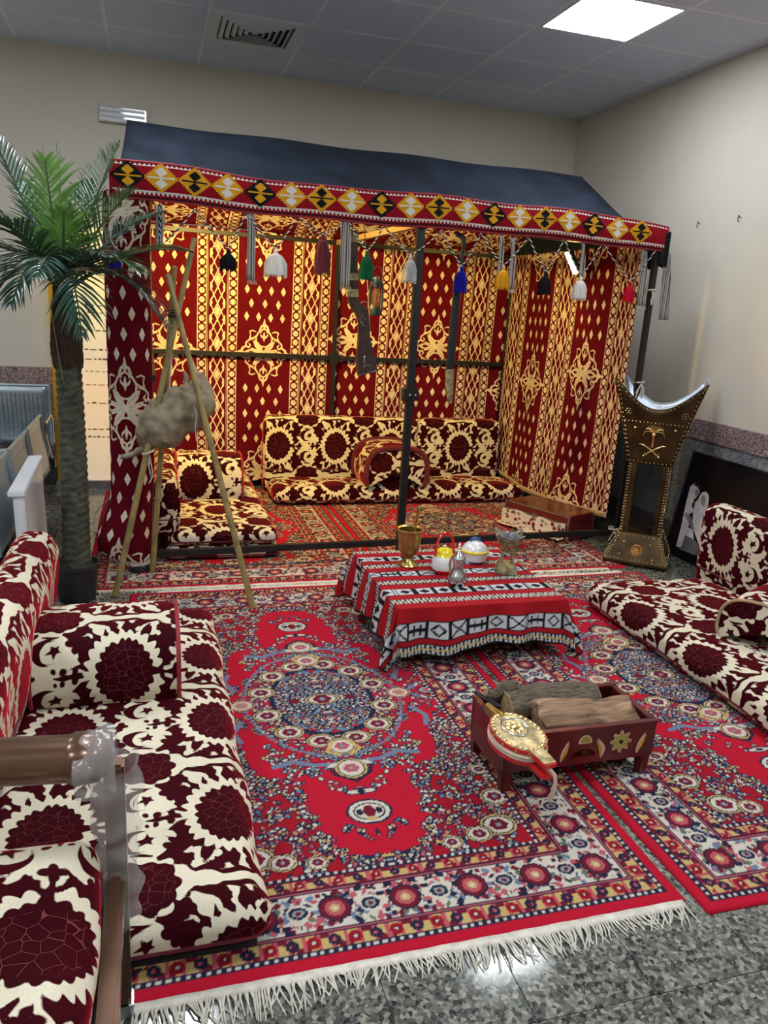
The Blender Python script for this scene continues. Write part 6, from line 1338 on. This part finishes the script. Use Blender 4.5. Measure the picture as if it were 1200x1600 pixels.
# ---------------------------------------------------------------- brown metal bench, front left
CX0 = -.10
t = thing('metal_bench', 'brown metallic tube bench frame half wrapped in clear plastic at the near left', 'bench', (-.4, 1.0, 0))
zP = .630; pR, pL = np.array((-.115, 1.395, zP)), np.array((-.80, 1.465, zP))
d = (pR - pL); MB().tube([tuple(pL), tuple(pL + d * .3), tuple(pL + d * .6), tuple(pR + (-.045, .004, 0))], .0450, 24).build('arm_tube', M['copper_paint'], t)
MB().tube([tuple(pR + (-.050, .005, 0)), tuple(pR + (-.042, .004, 0)), tuple(pR + (-.02, .002, 0)), tuple(pR + (.004, 0, 0)), tuple(pR + (.020, -.002, 0)), tuple(pR + (.029, -.003, 0))], [.0450, .0495, .050, .046, .030, .008], 24).build('arm_end_cap', M['copper_paint'], t)
MB().box(-.105, -.066, 1.375, 1.415, .0, zP - .012).build('leg', M['copper_paint'], t, bevel=.006)
MB().box(-.108, -.062, 1.372, 1.418, .0, .045).build('foot_ferrule', M['steel'], t, bevel=.003)
MB().box(-.105, -.070, .55, 1.375, .335, .385).build('seat_rail', M['copper_paint'], t, bevel=.008)
MB().box(-.80, -.105, 1.385, 1.415, .285, .325).build('seat_rail', M['copper_paint'], t, bevel=.008); MB().box(-.72, -.105, .57, 1.40, .325, .343).build('seat_deck', M['black_metal'], t, bevel=.003)
MB().box(-.82, -.77, 1.44, 1.49, .0, zP - .012).build('leg', M['copper_paint'], t, bevel=.006); MB().box(-.105, -.066, .55, .59, 0, .34).build('leg', M['copper_paint'], t, bevel=.006)
def crumple(name, ring, nring, seed, parent=t):
    rows = []
    for i in range(nring):
        c, ax1, ax2, r = ring(i / (nring - 1)); row = []
        for k in range(34):
            a = 2 * PI * k / 34; d = Vector(ax1) * math.cos(a) + Vector(ax2) * math.sin(a); p = Vector(c) + d * r; n_ = noise.noise(p * 26 + Vector((seed, 0, 0))) * .020 + noise.noise(p * 60) * .008; row.append(tuple(p + d * n_))
        rows.append(row)
    return MB().grid(rows, closed=True).build(name, M['film'], parent, smooth=80, thick=.0004)
w = thing('plastic_wrap', 'crumpled clear plastic film around the bench arm and post', 'plastic film', (-.1, 1.4, .3))
crumple('post_wrap', lambda f: ((-.085, 1.395, .25 + .37 * f), (1, 0, 0), (0, 1, 0), .038 + .008 * f), 30, 1, w)
crumple('end_wrap', lambda f: (tuple(pR + (.035 - .075 * f, 0, -.01)), (0, 1, 0), (0, 0, 1), .058 + .006 * math.sin(3 * f)), 14, 2, w)
crumple('arm_wrap', lambda f: (tuple(pR + (-.20 - .16 * f, .02, .005)), (0, 1, 0), (0, 0, 1), .056 + .020 * f), 18, 3, w)
mattress('bench_seat_cushion', 'thick damask seat cushion on the brown bench at the near left corner', 'cushion', (-.42, .99, .345), PI / 2, .84, .60, .115, .0055, u0=-.135, v0=-.02 - .23, r=.05, puff=.02, seed=12)
# ---------------------------------------------------------------- far left: waiting seats, display stands, lit banner
def seat_back(name, label, Mx, w, h, parent=None):
    t = thing(name, label, 'chair', tuple(Mx.translation))
    rows = [[(-w / 2 + w * i / 12, .02 * math.cos(j / 8 * PI) , h * j / 8) for i in range(13)] for j in range(9)]
    bk = MB(Mx).grid(rows).build('back_panel', M['seat_metal'], t, thick=.004)
    m = MB(Mx)
    for i in range(17):
        x = -w / 2 + .05 + (w - .1) * i / 16; m.box(x - .0035, x + .0035, -.026, -.014, .06, h - .06)
    o = m.build('perforated_ribs', M['dado'], bk, smooth=0); o['kind'] = 'stuff'
    MB(Mx).tube([(-w / 2, .02, 0), (-w / 2, -.02, h), (w / 2, -.02, h), (w / 2, .02, 0)], .010, 8).build('back_frame', M['seat_metal'], t)
    rows = [[(-w / 2 + w * i / 12, -.03 - .42 * j / 6, -.02 - .03 * math.sin(j / 6 * PI)) for i in range(13)] for j in range(7)]
    MB(Mx).grid(rows).build('seat_panel', M['seat_metal'], t, thick=.004)
    MB(Mx).tube([(-w / 2, -.45, -.03), (w / 2, -.45, -.03)], .011, 8).build('front_edge', M['steel'], t)
    MB(Mx).box(-w / 2 - .01, w / 2 + .035, -.16, -.08, -.14, -.07).build('beam', M['black_metal'], t, bevel=.004)
    MB(Mx).tube([(w / 2 + .012, .0, .02), (w / 2 + .012, -.02, .20), (w / 2 + .012, -.10, .24), (w / 2 + .012, -.38, .22), (w / 2 + .012, -.42, .16), (w / 2 + .012, -.12, -.10)], .010, 8).build('armrest', M['steel'], t)
    MB(Mx).box(-.03, .03, -.15, -.09, -.40, -.14).build('leg', M['black_metal'], t); MB(Mx).box(-.03, .03, -.35, .12, -.425, -.40).build('foot', M['steel'], t, bevel=.006)
    return t
z0_ = .425
seat_back('waiting_chair', 'perforated grey metal waiting chair against the back wall behind the palm', Matrix.Translation(Vector((-1.0, 6.02, .37))), .56, .44)
for y_, wh in ((3.74, 'nearest of the edge-on row'), (4.34, 'middle of the edge-on row'), (4.95, 'farthest of the edge-on row')): seat_back('waiting_chair', 'steel waiting chair behind the white board, ' + wh, Matrix.Translation(Vector((-.665, y_, .36))) @ Matrix.Rotation(-PI / 2, 4, 'Z') @ Matrix.Rotation(.0, 4, 'X'), .55, .35)
a = zp(70, 905, 0); t = thing('display_board', 'white display board standing behind the left backrest cushion', 'board', (-.72, 4.1, 0)); Mx = Matrix.Translation(Vector((-.535, 4.16, .002))) @ Matrix.Rotation(.03, 4, 'Z') @ Matrix.Rotation(-.02, 4, 'Y')
MB(Mx).box(-.045, 0, -.75, 0, 0, .65).build('panel', M['white_board'], t, bevel=.006); MB(Mx).box(-.062, .004, -.76, .012, .64, .665).build('cap_rail', M['white_metal'], t, bevel=.004); MB(Mx).box(-.03, .015, -.06, -.03, .02, .10).build('clip', M['steel'], t, bevel=.003)
# lit banner stand
bx0, bx1 = yp(87, 640, 6.22)[0], yp(215, 640, 6.22)[0]; t = thing('lit_banner', 'tall backlit peach and yellow banner with faint printed lines behind the palm', 'banner', ((bx0 + bx1) / 2, 6.24, 0))
m_, nt, b, N, L = nodes('backlit_print'); tcn = N.new('ShaderNodeTexCoord'); sx_ = N.new('ShaderNodeSeparateXYZ'); L.new(tcn.outputs['Object'], sx_.inputs[0]); cr = N.new('ShaderNodeValToRGB'); mr = N.new('ShaderNodeMapRange'); mr.inputs['From Max'].default_value = 1.9; L.new(sx_.outputs[2], mr.inputs['Value']); L.new(mr.outputs[0], cr.inputs['Fac'])
e = cr.color_ramp.elements; e[0].color = (.66, .50, .34, 1); e[0].position = .05; e[1].color = (.92, .72, .30, 1); e[1].position = .75; q = e.new(.4); q.color = (.80, .55, .30, 1); q = e.new(.55); q.color = (.72, .55, .34, 1)
L.new(cr.outputs['Color'], b.inputs['Base Color']); L.new(cr.outputs['Color'], b.inputs['Emission Color']); b.inputs['Emission Strength'].default_value = .75; M['backlit'] = m_
MB().box(bx0 + .03, bx1, 6.235, 6.255, .06, 1.92).build('print_panel', m_, t, smooth=0)
MB().box(bx0 - .01, bx0 + .03, 6.225, 6.265, .02, 1.94).build('yellow_side_rail', M['gold_wool'], t, bevel=.004); MB().box(bx0 - .02, bx1 + .02, 6.20, 6.29, .0, .06).build('base', M['steel'], t, bevel=.006)
rg = random.Random(2)
for z, mt in ((1.38, 'text'), (1.33, 'text'), (1.20, 'olive'), (1.06, 'text'), (.99, 'text'), (.90, 'olive'), (.80, 'text'), (.66, 'olive'), (.46, 'text'), (.40, 'text')):
    x = bx0 + .22
    while x < bx1 - .05:
        wd = rg.uniform(.015, .05); MB().box(x, x + wd, 6.2335, 6.236, z - .006, z + rg.uniform(.0, .008)).build('print_line', M[mt], t, smooth=0); x += wd + rg.uniform(.008, .02)
# thin white cable trailing from the gathered curtain
p = zp(150, 850, .03); tag(MB().tube([tuple(zp(178, 770, .30)), tuple(zp(150, 800, .12)), tuple(zp(146, 820, .02)), tuple(zp(160, 842, .016)), tuple(zp(172, 846, .016))], .003, 6).build('cable', M['white_wool']), 'thin white cable trailing beside the gathered curtain', 'cable')
